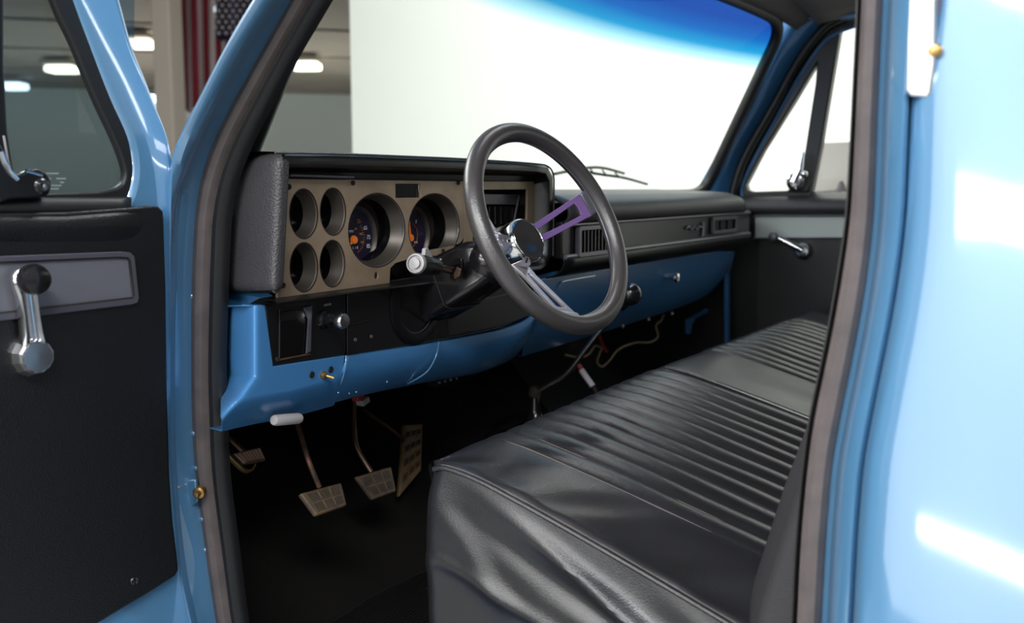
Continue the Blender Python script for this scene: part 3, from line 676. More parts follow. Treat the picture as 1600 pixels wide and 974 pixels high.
# painted lower dash
def strip(tops, bots, prof, n=40, name='lower_dash_panel', m='paint_in', wrap=None):
    rows = []
    T = cr([(a, b, 0) for a, b in tops], 8); B = cr([(a, b, 0) for a, b in bots], 8)
    for i in range(n + 1):
        u = i / n
        def at(L):
            f_ = u * (len(L) - 1); k = min(int(f_), len(L) - 2); return L[k].lerp(L[k + 1], f_ - k)
        a, b = at(T), at(B); r = []
        for t, Yv in prof:
            r.append(P(a.x + (b.x - a.x) * t, a.y + (b.y - a.y) * t, 'Y', Yv + (wrap(u) if wrap else 0)))
        r.append(r[-1] + V((0, .02, -.001)))
        rows.append(r)
    return MB().grid(rows).build(name, m, dash, solid=.0015)
pf = [(-.08, .885), (0, .875), (.04, .866), (.3, .864), (.6, .872), (.85, .886), (.97, .899), (1., .904)]
# left corner: one sheet that wraps forward towards the hinge pillar
def cptop(x): return lerpy([(480, 346), (478, 412), (574, 425), (567, 470), (556, 542)], x)
def cpbot(x): return lerpy([(673, 346), (661, 400), (651, 455), (633, 521), (598, 532), (558, 541)], x)
def cpY(x, y, yb):
    xr_ = lerpy([(397, 470), (397, 588), (375, 620), (352, 645), (340, 660)], y)
    d_ = xr_ - x; d_ = (d_ + math.sqrt(d_ * d_ + 16)) / 2 - .4
    Yv = .866 + d_ * .0021 + .040 * max(0, (y - yb + 42) / 42) ** 1.6
    xl_ = lerpy([(360, 470), (362, 560), (370, 612), (352, 640), (340, 660)], y)
    d_ = xl_ - x; Yv += (d_ + math.sqrt(d_ * d_ + 12)) / 2 * .0012
    return Yv
rows = []
cxs = [346 + k for k in range(68)] + [414 + k for k in range(1, 12)] + [428 + 5 * k for k in range(19)] + [521, 525, 530, 535, 540]
for x in cxs:
    a_, b_ = cptop(x), cpbot(x)
    r = []
    for k in range(91):
        y = a_ + (b_ - a_) * k / 90; r.append(P(x, y, 'Y', cpY(x, y, 672 - (x - 346) * .22 if x > 521 else b_)))
    r.insert(0, r[0] + V((0, .02, 0))); r.append(r[-1] + V((0, .02, .001))); rows.append(r)
MB().grid(rows).build('corner_panel', 'paint_in', dash, solid=.0012)
MB().prism([P(x, y, 'Y', .875 + (440 - x) * .0011) for x, y in ((349, 459), (418, 457), (428, 462), (424, 470), (412, 476), (350, 484))], (0, .02, 0)).build('corner_bracket', 'paint_in', dash, bevel=.003)
strip([(541, 556), (600, 547), (660, 538), (700, 531), (780, 515), (815, 503), (836, 488)], [(521, 628), (570, 616), (630, 603), (690, 592), (745, 582), (790, 565), (812, 548), (838, 512)], pf, 40)
MB().tube(cr([P(x, y, 'Y', Yv) for x, y, Yv in ((541, 556, .861), (540, 572, .860), (536, 590, .864), (529, 608, .876), (520, 628, .896))], 5), .0011, 6).build('panel_seam', 'paint', dash)
MB().tube(cr([P(x, y, 'Y', Yv) for x, y, Yv in ((686, 534, .861), (682, 555, .860), (670, 578, .866), (655, 590, .876), (637, 600, .892))], 5), .0010, 6).build('panel_seam', 'paint', dash)
# passenger lower steel
rows = []
pt_t = [(836, 442), (900, 428), (960, 420), (1040, 408), (1100, 400), (1147, 396)]; pb = [(815, 556), (870, 540), (930, 522), (1000, 500), (1060, 480), (1105, 460), (1140, 425)]
T = cr([(a, b, 0) for a, b in pt_t], 8); B = cr([(a, b, 0) for a, b in pb], 8)
for i in range(41):
    u = i / 40
    def at(L):
        f_ = u * (len(L) - 1); k = min(int(f_), len(L) - 2); return L[k].lerp(L[k + 1], f_ - k)
    a, b = at(T), at(B)
    r = [P(a.x + (b.x - a.x) * t, a.y + (b.y - a.y) * t, 'Y', Yv) for t, Yv in ((-.1, .86), (0, .862), (.3, .868), (.6, .88), (.85, .9), (1, .93))]
    r.append(r[-1] + V((0, .03, .004))); rows.append(r)
MB().grid(rows).build('lower_dash_panel', 'paint_in', dash, solid=.0015)['label'] = 'blue steel glovebox side'
MB().tube(cr([P(x, y, 'Y', .860) for x, y in ((874, 452), (876, 444), (884, 439), (930, 431))], 4), .0016, 6).build('ashtray_edge', 'paint', dash)
kb = P(1046, 433, 'Y', .866)
MB().lathe([(.006, .0), (.005, .01), (.011, .014), (.012, .02), (.009, .024), (.0001, .026)], kb, (-.2, -1, 0), 20).build('glovebox_knob', 'chrome', dash)['label'] = 'chrome glovebox knob'
for x, y in ((973, 510), (1013, 499), (1050, 490)):
    MB().lathe([(.0001, .004), (.003, .003), (.0042, 0)], P(x, y, 'Y', .92), (-.3, -1, 0), 12).build('panel_bolt', 'greyp', dash)
for x, y in ((573, 571), (605, 597), (546, 615), (557, 613), (529, 614)):
    MB().lathe([(.0001, .0008), (.0010, .0006), (.0015, 0)], P(x, y, 'Y', .872 + max(0, (y - 560)) * .00022 - .008), (-.2, -1, 0), 10).build('panel_rivet', 'paint', dash)
# brackets at far end of the dash
MB().prism([P(x, y, 'Y', .99) for x, y in ((1075, 500), (1102, 486), (1130, 462), (1128, 470), (1106, 490), (1088, 498), (1082, 508), (1080, 522), (1076, 522))], (0, .01, 0)).build('far_bracket', 'paint_in', dash, bevel=.002)
MB().prism([P(x, y, 'Y', .97) for x, y in ((1129, 470), (1133, 466), (1134, 545), (1131, 545))], (0, .006, 0)).build('far_brace', 'greyp', dash)
# toggle switch with holes
tg = empty('toggle_switch', P(505, 586, 'Y', .87), 'small brass toggle switch on the blue lower dash left of the pedals', 'switch')
tc_ = P(503, 586, 'Y', .866)
MB().lathe([(.0058, -.003), (.0058, .003), (.0042, .0035), (.004, .007), (.002, .0075)], tc_, (-.1, -1, -.2), 6).build('nut', 'brass', tg, smooth=False)
MB().tube([tc_ + V((0, -.005, 0)), tc_ + V((.007, -.014, -.004))], [.0016, .0024], 10).build('bat', 'brass', tg)
for x, y in ((488, 586), (517.5, 578)):
    MB().lathe([(.0001, 0), (.0042, .0003), (.0046, -.001)], P(x, y, 'Y', .8625), (0, -1, -.1), 16, ref=(1, 0, 0)).build('drilled_hole', 'matte', dash)
# parking brake release
pb_ = empty('brake_release_handle', P(447, 655, 'Y', .9), 'short grey release handle hanging under the left end of the blue dash', 'handle')
MB().tube([P(427, 657, 'Y', .88), P(431, 657, 'Y', .88), P(465, 654, 'Y', .88), P(469, 654, 'Y', .88)], [.006, .0072, .0072, .006], 14).build('grip', 'greyp', pb_, bevel=.001)
MB().tube(cr([P(x, y, 'Y', .895) for x, y in ((416, 644), (424, 646), (434, 652), (445, 655))], 5), .0022, 8).build('pull_cable', 'copper', pb_)
MB().prism([P(x, y, 'Y', .893) for x, y in ((411, 648), (418, 642), (427, 640), (422, 647))], (0, .006, 0)).build('cable_bracket', 'groove', pb_)
# connectors below dash
ob = empty('diagnostic_connector', P(700, 597, 'Y', .92), 'black plastic connector hanging below the blue dash edge', 'connector')
MB().prism([P(x, y, 'Y', .92) for x, y in ((680, 593), (706, 588), (722, 586), (722, 596), (705, 603), (684, 606))], (0, .02, 0)).build('shell', 'gloss', ob, bevel=.002)
for k in range(4): MB().box(P(687 + 9 * k, 598 - 2.2 * k, 'Y', .918), .005, .004, .005).build('pin_cavity', 'silver_e', ob, bevel=.001)
# under-dash dark boxes (heater / column bracket)
ub = empty('heater_box', P(800, 600, 'Y', 1.2), 'dark heater box tucked under the middle of the dash', 'heater')
MB().box((1.95, 1.2, 1.0), .5, .18, .26).build('casing', 'matte', ub, bevel=.02)
MB().box((1.62, 1.12, .93), .14, .1, .12).build('duct', 'matte', ub, bevel=.015)

# ================================================================== STEERING
WC = V((1.208, .655, 1.196)); n = V((-.1314, -.9008, .4343)).normalized()
wa = n.cross(X_).normalized(); wa = X_.cross(n).normalized(); 
wu = (Z_ - n * Z_.dot(n)).normalized(); wr = wu.cross(n).normalized()
if wr.x < 0: wr = -wr
sw_ = empty('steering_wheel', WC, 'black foam steering wheel with three slotted metal spokes and a chrome hub', 'steering wheel')
RR, rr_ = .1445, .0132
def wp(r, a, h=0): return WC + (wr * math.cos(a) + wu * math.sin(a)) * r + n * h
rows = []
for i in range(120):
    a = 2 * math.pi * i / 120; rows.append([])
    for j in range(20):
        b_ = 2 * math.pi * j / 20; gr = 1 + (0 if j % 20 != 10 else 0)
        rows[-1].append(wp(RR + rr_ * math.cos(b_) * gr, a, rr_ * math.sin(b_)))
MB().grid(rows, cu=True, cv=True).build('rim', 'wheel', sw_)
MB().tube([wp(RR - rr_ * .99, 2 * math.pi * i / 90, -.002) for i in range(90)], .0013, 6, closed=True).build('inner_ring', 'silver_e', sw_)
HD = -.080
def wpx(x, y, h):
    return PP(x, y, WC + n * h, n)
# spokes: angles from photo
def spoke(px, py, m_, lab):
    e = wpx(px, py, -.004) - (WC + n * -.004); a = math.atan2(e.dot(wu), e.dot(wr)); e = (wr * math.cos(a) + wu * math.sin(a)); s = n.cross(e)
    r0, r1 = .024, RR - rr_ * .6; o = WC + n * (HD + .006); end = WC + n * -.004 + e * r1
    ax = (end - (o + e * r0)).normalized(); L = (end - (o + e * r0)).length; o = o + e * r0
    outl_ = [(0, -.019), (.03, -.0135), (L * .82, -.017), (L, -.019), (L, .019), (L * .82, .017), (.03, .0135), (0, .019)]
    sl = [(.026, -.002), (.032, -.0052), (L * .74, -.0105), (L * .79, -.0085), (L * .80, 0), (L * .79, .0085), (L * .74, .0105), (.032, .0052), (.026, .002)]
    sl = [(p.x, p.y) for p in cr([(a_, b_, 0) for a_, b_ in sl], 4, True)]
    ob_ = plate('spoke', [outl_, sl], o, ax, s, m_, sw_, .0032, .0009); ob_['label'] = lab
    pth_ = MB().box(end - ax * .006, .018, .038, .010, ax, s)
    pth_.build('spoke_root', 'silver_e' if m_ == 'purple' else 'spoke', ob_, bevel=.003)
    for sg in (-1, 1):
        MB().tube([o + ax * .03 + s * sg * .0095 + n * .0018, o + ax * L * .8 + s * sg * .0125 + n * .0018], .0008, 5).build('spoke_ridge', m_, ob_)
spoke(908, 325, 'purple', 'upper right slotted spoke with a purple reflection painted in'); spoke(893, 492, 'spoke', 'lower slotted spoke of bare metal'); spoke(742, 332, 'spoke', 'left slotted spoke seen edge on')
hb = WC + n * HD
MB().lathe([(.022, -.045), (.026, -.02), (.03, -.004), (.034, .0), (.036, .004), (.034, .009)], hb, n, 40).build('hub', 'chromeb', sw_)
cp = MB().lathe([(.0335, .006), (.0345, .012), (.034, .03), (.0325, .036), (.0305, .0385), (.0300, .0375), (.028, .0372), (.015, .0385), (.0001, .039)], hb, n, 56).build('horn_button', 'chrome', sw_)
cp['label'] = 'polished chrome horn button'
for k in range(6):
    a = k * math.pi / 3 + .4; MB().lathe([(.0001, .003), (.002, .003), (.0028, .0015), (.0028, 0)], hb + (wr * math.cos(a) + wu * math.sin(a)) * .0315 + n * .0085, n, 10).build('hub_screw', 'chrome', sw_)

col = empty('steering_column', hb - n * .2, 'black steering column running from the dash up to the wheel hub', 'steering column')
def cx_(s): return WC - n * (.054 + s)
MB().lathe([(.0001, .0), (.02, -.0), (.024, -.012), (.033, -.02), (.036, -.03), (.0365, -.05), (.036, -.095), (.034, -.10)], cx_(.032), n, 40).build('bearing_bowl', 'gloss', col)
# squarish shroud
def sec(s, w, h, r=.012):
    return [cx_(s) + wr * a + wu * b for a, b in rrect(-w, -h, w, h, r, 5)]
MB().grid([sec(.06, .026, .028), sec(.075, .036, .036), sec(.14, .040, .040), sec(.145, .041, .041), sec(.20, .042, .042), sec(.208, .036, .036)], cv=True, capu=True).build('shroud', 'gloss', col)
MB().tube([v for v in sec(.143, .0415, .0415)], .0009, 6, closed=True).build('shroud_seam', 'groove', col)
MB().lathe([(.038, -.16), (.042, -.175), (.043, -.38), (.04, -.39)], cx_(0), n, 40).build('column_tube', 'gloss', col)
# trough collar around the column on the dash
cc = P(649, 474, 'Y', .87)
rows = []
for i in range(49):
    a = math.radians(150 + 215 * i / 48); dv = V((math.cos(a), 0, math.sin(a)))
    rows.append([cc + dv * .064 + Y_ * .012, cc + dv * .062 - Y_ * .004, cc + dv * .058 - Y_ * .006, cc + dv * .046 - Y_ * .006, cc + dv * .044 - Y_ * .003, cc + dv * .0435 + Y_ * .03])
MB().grid(rows).build('collar', 'black', col, solid=.001)
MB().tube([r_[4] for r_ in rows[4:]], .0009, 6).build('collar_edge', 'silver_e', col)
# multi-function lever
lv = empty('turn_signal_lever', P(716, 426, 'Y', .78), 'black stalk with a ridged grey end button, left of the steering wheel', 'stalk')
lb = cx_(.165) - wr * .04
le = lb + V((0, 0, 0)); 
tipc = P(650, 412, 'X', 1.05); base = P(716, 424, 'X', 1.19)
ax = (tipc - base).normalized(); L = (tipc - base).length
MB().lathe([(.004, 0), (.0062, .008), (.0058, L * .45), (.0075, L * .52)], base, ax, 20).build('stem', 'gloss', lv)
MB().lathe([(.0075, L * .5), (.011, L * .55), (.012, L * .6), (.0125, L * .95), (.0118, L * .97)], base, ax, 28).build('sleeve', 'black', lv)
g = MB()
for k in range(24):
    a = 2 * math.pi * k / 24; u_ = ax.orthogonal().normalized(); v_ = ax.cross(u_); g.tube([base + ax * L * t + (u_ * math.cos(a) + v_ * math.sin(a)) * .0123 for t in (.8, .95)], .0007, 4)
g.build('knurl', 'groove', lv)
MB().lathe([(.0122, L * .95), (.0135, L * .97), (.0138, L * 1.0), (.0125, L * 1.02), (.0105, L * 1.022), (.0098, L * 1.005), (.0072, L * 1.005), (.0068, L * 1.03), (.0001, L * 1.035)], base, ax, 36).build('end_button', 'button', lv)
MB().prism([base + ax * L * a_ + Z_ * b_ - Y_ * .001 for a_, b_ in ((.62, .011), (.82, .011), (.80, .022), (.74, .024), (.68, .018))], (.0, .006, 0)).build('slide_switch', 'greyp', lv, bevel=.001)
text('stalk_lettering', 'OFF', .003, base + ax * L * .55 + Z_ * .0108 - Y_ * .008, -ax, Z_, 'print', lv)
MB().prism([P(x, y, 'X', 1.165) for x, y in ((703, 412), (712, 404), (721, 404), (722, 414), (721, 428), (708, 440), (703, 436))], (.006, 0, 0)).build('slot_plate', 'tunnel', col, bevel=.001)
MB().prism([P(x, y, 'X', 1.163) for x, y in ((713, 417), (720, 421), (718, 431), (710, 437), (708, 430))], (.005, 0, 0)).build('slot_bracket', 'oldsteel', col, bevel=.001)

# ================================================================== SEAT
seat = empty('bench_seat', (1.75, .4, .6), 'black vinyl bench seat with lengthwise pleats', 'bench seat')
X0, X1 = .95, 2.62
YF, YR = .675, .20
def topz(x, y):
    # y front -> rear
    t = (YF - y) / (YF - YR)
    z = .945 - .095 * (max(0, t) / .77) ** 1.15 - .010 * max(0, (.18 - t) / .18) ** 2
    e = max(0, min(1, (x - X0) / .10)); e = e * e * (3 - 2 * e)
    z -= (1 - e) * (.010 + .034 * max(0, t))
    z -= .006 * max(0, min(1, (x - 1.7) / .3))
    return z
def pleat(x):
    if 1.045 < x < 1.60: a, w, h = 1.045, .0463, .0095
    elif 1.86 < x < 2.46: a, w, h = 1.86, .05, .0105
    else: return 0, 9
    u = ((x - a) / w) % 1; d_ = min(u, 1 - u) * w
    return h * (math.sin(math.pi * u) ** .55) - h * .55, d_
xs = []
x = X0
while x < X1: xs.append(x); x += .0026
fr = [(0, 0)]
rows = []
front = [(.115, -.02), (.04, .0), (.0, .02)]
def vfold(x, y): return noise.noise(V((x * 16, y * 7, 0))) 
for x in xs:
    r = []
    ph, dd = pleat(x)
    edge = min(1, (x - X0) / .02)
    # front face from bottom to top
    cb_ = .012 * math.sin(min(1, max(0, (x - X0) / (X1 - X0))) * math.pi)
    zf = topz(x, YF)
    for k in range(9):
        h = -.20 + .155 * k / 8; r.append(V((x, YF + .004 + cb_ + .006 * math.sin(k * .6), zf + h)))
    for k in range(1, 9):
        a = math.radians(90 * k / 9); R_ = .010 + .035 * min(1, (x - X0) / .12)
        fade = math.sin(a) ** 2
        r.append(V((x, YF + .006 + cb_ - R_ + R_ * math.cos(a), zf - R_ + R_ * math.sin(a) + ph * fade * .7)))
    for k in range(60):
        t = k / 59; ys_ = YF + .006 - (.010 + .035 * min(1, (x - X0) / .12)) + cb_; y = ys_ + (YR - ys_) * t
        fd_ = min(1, .5 + t * 4); wob = .0022 * noise.noise(V((x * 9, y * 9, 2))) + (.004 * noise.noise(V((x * 30 + y * 18, y * 8, 5))) * max(0, 1 - (x - X0) / .11))
        # broad creases of loose cover near the left border
        z = topz(x, y) + ph * fd_ + wob
        if x < X0 + .012: z -= .010 * (1 - (x - X0) / .012) ** 2
        r.append(V((x, y, z)))
    rows.append(r)
MB().grid(rows).build('cushion_top', 'seat', seat)
# left side face, loose wrinkled cover
def seamp(t):  # along border from front to rear
    y = (YF + .004) + (YR - YF - .004) * t; return V((X0 - .002, y, topz(X0, y) - .008 - .010 * max(0, 1 - t / .05) ** 2))
rows = []
def fold(t, v):
    s = 0
    for (t0, v0, dt, dv, w, h) in ((.30, .10, .55, .30, .055, .012), (.42, .32, .6, .22, .06, -.012), (.55, .22, .5, .30, .05, .012), (.25, .55, .8, .12, .05, .010), (.62, .60, .6, -.05, .06, -.012), (.8, .12, .3, .25, .05, .012), (.1, .3, .25, .5, .05, .006)):
        L_ = math.hypot(dt, dv); ux, uy = dt / L_, dv / L_; a_ = (t - t0) * ux + (v - v0) * uy; b_ = -(t - t0) * uy + (v - v0) * ux
        s += .75 * h * math.exp(-(b_ / w) ** 2) * math.exp(-((a_ - L_ * .3) / (L_ * .6)) ** 2)
    return s
for i in range(121):
    t = i / 120; a = seamp(t); r = []
    for j in range(61):
        v = j / 60
        bul = .016 * math.sin(min(1, v * 1.5) * math.pi * .5) * (1 - .5 * v)
        e = min(1, v * 6)
        p = a + V((-bul + .004 * v - fold(t, v) * e - .003 * noise.noise(V((t * 8, v * 5, 3))) * e, 0, -.21 * v))
        p.y += .005 * (1 - t) * min(1, v * 5)
        if t < .04: p.x += .014 * (1 - t / .04) ** 2; p.y += .003 * (1 - t / .04)
        r.append(p)
    rows.append(r)
# wrap to front
MB().grid(rows).build('side_skirt', 'seat', seat, sub=0)
pp = [seamp(i / 60) + V((-.001, 0, .003)) for i in range(1, 61)]
MB().tube(pp, .0032, 8).build('border_piping', 'seat', seat)
MB().tube([p + V((.006, 0, .0015)) for p in pp], .0007, 5).build('border_stitch', 'thread', seat)
for xx in (1.0465, 1.092, 1.60, 1.862):
    sp_ = [V((xx + .001, YF - .03 + (YR - YF + .03) * k / 60, 0)) for k in range(61)]
    for q in sp_: q.z = topz(xx, q.y) + (-.0035 if xx > 1.05 else -.002)
    MB().tube(sp_, .0008, 5).build('pleat_stitch', 'thread', seat)
pipe = [V((1.612, YF - .03 + (YR - YF + .03) * k / 50, 0)) for k in range(51)]
for q in pipe: q.z = topz(1.6, q.y) + .0015
MB().tube(pipe, .0035, 8).build('centre_piping', 'seat', seat)
MB().box((1.79, .42, .665), 1.6, .42, .16).build('seat_frame', 'matte', seat, bevel=.01)
# backrest
rows = []
def bk(z): return .295 - .30 * (z - .84)
for i in range(61):
    x = .93 + 1.70 * i / 60; e = min(1, i / 3); ins = .03 * (1 - e) ** 2
    ph = .006 * abs(math.sin((x - 1.05) / .05 * math.pi)) if 1.05 < x < 2.45 else 0
    L_ = []
    for z, off in ((.78, .01), (.84, 0), (.95, -.004), (1.08, -.002), (1.2, .0), (1.30, .006), (1.345, .022), (1.36, .055), (1.35, .09), (1.30, .115), (1.0, .12), (.78, .12)):
        L_.append(V((x, bk(z) - off - ins - (ph if off < .02 else 0), z)))
    rows.append(L_)
MB().grid(rows, capu=True).build('backrest', 'seat_back', seat, bevel=.008)['label'] = 'matte charcoal backrest side'

# ================================================================== FLOOR COVERINGS
rows = []
for i in range(31):
    x = .90 + 1.2 * i / 30; h = .16 * math.exp(-((x - 1.83) / .2) ** 4)
    rows.append([V((x, y - (.10 * h / .16 if z > .7 else 0) - .012, max(z, .585 + h * (.75 + .25 * min(1, max(0, y) / .9))) + .012)) for y, z in pr[:38]])
tag(MB().grid(rows).build('carpet', 'carpet', solid=-.006), 'black cut pile carpet covering the footwell and toe board', 'carpet')
mt = MB()
mp = [P(x, y, 'Z', .603) for x, y in ((500, 990), (522, 974), (575, 938), (609, 921), (650, 902), (700, 884), (760, 868))] 
mp = [V((a.x, a.y, .6)) for a in mp] + [V((1.6, .70, .6)), V((1.6, .45, .6)), V((.93, .45, .6)), V((.93, .9, .6))]
mat_ = MB().prism(mp, (0, 0, .006)).build('floor_mat', 'mat', bevel=.002)
tag(mat_, 'ribbed black rubber mat on the carpet in front of the seat', 'mat')
rb2 = MB(); e0 = (mp[1] - mp[4]); e0.z = 0; e0.normalize(); pe = V((-e0.y, e0.x, 0))
if pe.y > 0: pe = -pe
for k in range(46):
    c0 = mp[3] + pe * (.012 + .007 * k) + Z_ * .0062
    a_ = c0 - e0 * .20; b_ = c0 + e0 * .25
    a_.x = min(a_.x, 1.58); b_.x = max(b_.x, .94)
    rb2.tube([a_, b_], .0018, 4)
rbo = rb2.build('ribs', 'mat', mat_); rbo['kind'] = 'stuff'
MB().tube([v + Z_ * .006 for v in mp[:7]], .0025, 6).build('mat_edge', 'mat', mat_)

# ================================================================== PEDALS
def pedal(name, quad, Yp, arm, armY, label, pad_m='oldrub', arm_m='oldsteel', r=.004, tilt=.02, rows_=2, cols=3, grooves=True, skew=None):
    c = sum((P(x, y, 'Y', Yp) for x, y in quad), V()) / 4
    t = empty(name, c, label, 'pedal')
    q = [P(quad[0][0], quad[0][1], 'Y', Yp + tilt), P(quad[1][0], quad[1][1], 'Y', Yp + tilt), P(quad[2][0], quad[2][1], 'Y', Yp), P(quad[3][0], quad[3][1], 'Y', Yp)]
    nn = (q[1] - q[0]).cross(q[3] - q[0]).normalized()
    if nn.y > 0: nn = -nn
    MB().prism(q, -nn * .009).build('pedal_pad', pad_m, t, bevel=.003)
    ins = lambda u, v: q[0].lerp(q[1], u).lerp(q[3].lerp(q[2], u), v) + nn * .0012
    for i in range(cols):
        for j in range(rows_):
            u0, u1 = .07 + .86 * i / cols, .07 + .86 * (i + 1) / cols - .03; v0, v1 = .08 + .84 * j / rows_, .08 + .84 * (j + 1) / rows_ - .06
            b_ = MB().prism([ins(u0, v0), ins(u1, v0), ins(u1, v1), ins(u0, v1)], -nn * .0012)
            rm = b_.build('tread_block', pad_m, t, bevel=.0006)
            g_ = MB()
            for k in range(1, 7):
                uu = u0 + (u1 - u0) * k / 7; g_.tube([ins(uu, v0 + .03) + nn * .0001, ins(uu, v1 - .03) + nn * .0001], .0005, 4)
            g_.build('tread_groove', 'groove', rm)
    if arm:
        ap = [P(x, y, 'Y', armY[k]) for k, (x, y) in enumerate(arm)]
        MB().tube(cr(ap, 8), r, 10, flat=.8).build('pedal_arm', arm_m, t)
    return t
pedal('clutch_pedal', ((470, 771), (534, 754), (543, 790), (496, 806)), .93, ((458, 640), (470, 680), (482, 720), (499, 762)), (1.03, 1.0, .97, .955), 'worn square clutch pedal on a rusty arm, nearest under the dash', arm_m='copper', r=.0038, cols=3)
pedal('brake_pedal', ((557, 745), (612, 729), (620, 768), (584, 781)), 1.0, ((554, 620), (553, 660), (558, 700), (580, 738)), (1.08, 1.07, 1.05, 1.02), 'worn square brake pedal with curved steel arm, between clutch and throttle', cols=3)
ac = pedal('accelerator_pedal', ((632, 664), (661, 662), (659, 735), (624, 777)), 1.08, ((567, 640), (590, 657), (612, 672), (632, 690)), (1.15, 1.14, 1.13, 1.10), 'tall narrow ribbed accelerator pedal, rightmost of the pedals', pad_m='tan', arm_m='copper', r=.0035, tilt=.05, cols=3, rows_=4)
pk = pedal('parking_brake_pedal', ((365, 708), (408, 698), (417, 720), (384, 725)), .95, ((345, 672), (358, 686), (372, 700), (385, 712)), (1.0, .985, .975, .965), 'small brown parking brake pedal at the far left of the footwell', pad_m='oldsteel', r=.006, tilt=.008, cols=1, rows_=1)
MB().tube(cr([P(x, y, 'Y', .97) for x, y in ((340, 690), (352, 707), (366, 722), (382, 736), (393, 734), (399, 724))], 6), .0042, 8, flat=.6).build('release_lever', 'brass', pk)
# connector at pedal arm
cn = empty('brake_switch', P(564, 624, 'Y', 1.0), 'small white and red switch plug above the brake pedal arm', 'switch')
MB().box(P(567, 627, 'Y', 1.0), .018, .016, .010, (.9, 0, .3), (0, 1, 0)).build('plug', 'greyp', cn, bevel=.002)
MB().box(P(559, 621, 'Y', 1.0), .016, .014, .008, (.9, 0, .3), (0, 1, 0)).build('lock_tab', 'red', cn, bevel=.002)

# ================================================================== LEVERS AND WIRES
gx = 1.72
def GP(x, y, dx=0): return P(x, y, 'X', gx + dx)
gl = empty('gear_shifter', GP(832, 640), 'bent steel floor shifter with a round black knob, right of the steering wheel', 'gear lever')
MB().tube(cr([GP(984, 464), GP(962, 488), GP(925, 533), GP(893, 575), GP(880, 588), GP(862, 598), GP(838, 612)], 6), .0058, 12).build('lever_rod', 'chromeb', gl)
MB().ball(GP(985, 460), .0215, 28).build('shift_knob', 'gloss', gl)
MB().lathe([(.009, -.012), (.011, 0), (.012, .012), (.008, .02)], GP(974, 474), (GP(990, 452) - GP(974, 474)), 20).build('knob_collar', 'gloss', gl)
MB().lathe([(.0001, .012), (.010, .010), (.013, .004), (.013, -.008), (.009, -.012)], GP(836, 613), (0, -.3, 1), 18).build('lever_joint', 'groove', gl)
MB().lathe([(.009, 0), (.012, -.03), (.018, -.05), (.05, -.075), (.075, -.085), (.08, -.10)], GP(836, 616), (0, 0, 1), 28).build('rubber_boot', 'gloss', gl)
MB().prism([GP(x, y) for x, y in ((829, 617), (842, 617), (838, 648), (826, 650))], (-.004, -.004, 0)).build('lever_bracket', 'oldsteel', gl, bevel=.001)
tr = empty('transfer_lever', P(933, 612, 'X', 1.95), 'short lever with a white sleeve and red tip, behind the gear shifter', 'lever')
tx_ = 1.95
MB().tube([P(904, 570, 'X', tx_), P(909, 580, 'X', tx_)], .0055, 12).build('lever_tip', 'red', tr)
MB().tube([P(908, 578, 'X', tx_), P(926, 604, 'X', tx_)], .0068, 12).build('lever_sleeve', 'white', tr, bevel=.001)
MB().tube([P(925, 602, 'X', tx_), P(940, 628, 'X', tx_)], .005, 10).build('lever_rod', 'groove', tr)
wy = 1.02
def WY(x, y, d=0): return P(x, y, 'Y', wy + d)
bw = MB().tube(cr([WY(*p) for p in ((1037, 492), (1033, 501), (1025, 509), (1028, 526), (1016, 535), (993, 536), (967, 546), (953, 563), (941, 573), (933, 566), (937, 552), (940, 545), (930, 541), (918, 555), (901, 558), (884, 555))], 6), .0026, 8).build('wire', 'wire')
tag(bw, 'beige wire dangling in loops beneath the passenger side of the dash', 'wire')
rwi = MB().tube(cr([WY(x, y, -.01) for x, y in ((935, 518), (938, 530), (942, 541), (948, 550))], 5), .0035, 8).build('wire', 'red')
tag(rwi, 'short red wire hanging beside the loops of the beige wire', 'wire')
dw = MB().tube(cr([WY(x, y, .01) for x, y in ((858, 532), (866, 545), (880, 555), (895, 560), (912, 575))], 5), .0016, 6).build('wire', 'groove')
tag(dw, 'thin dark wire hanging left of the gear shifter rod', 'wire')

# ================================================================== DRIVER DOOR (open)
D0 = P(262, 400, 'X', .80)
angd = math.radians(6.7)
dn = V((-math.sin(angd), -math.cos(angd), 0)); de = V((-math.cos(angd), math.sin(angd), 0))   # de: hinge -> free end
def D(x, y, h=0): return PP(x, y, D0 + dn * h, dn)
DH = [0.]
def D2(x, y): q = D(x, y, DH[0]); return ((q - D0).dot(-de), q.z)   # ex = -de (towards hinge), ey = Z
def plateD(name, loops, h, m, parent, thick, bev, smooth=True): return plate(name, loops, V((D0.x, D0.y, 0)) + dn * h, -de, Z_, m, parent, thick, bev, smooth)
dd_ = empty('driver_door', V((D0.x, D0.y, .6)), 'open blue driver door with black trim panel at the left of the picture', 'door')
def dl(pts, n=5): return [(p.x, p.y) for p in cr([D2(a, b) + (0,) for a, b in pts], n, False)]
DH[0] = 0.
fo = dl([(118, -220), (180, 0), (199, 70), (222, 128), (237, 168), (252, 205), (261, 238), (264.5, 275), (263, 340)], 5) + [D2(262, 700), D2(280, 900), D2(300, 1000), D2(320, 1100), D2(-420, 1100), D2(-420, -220)]
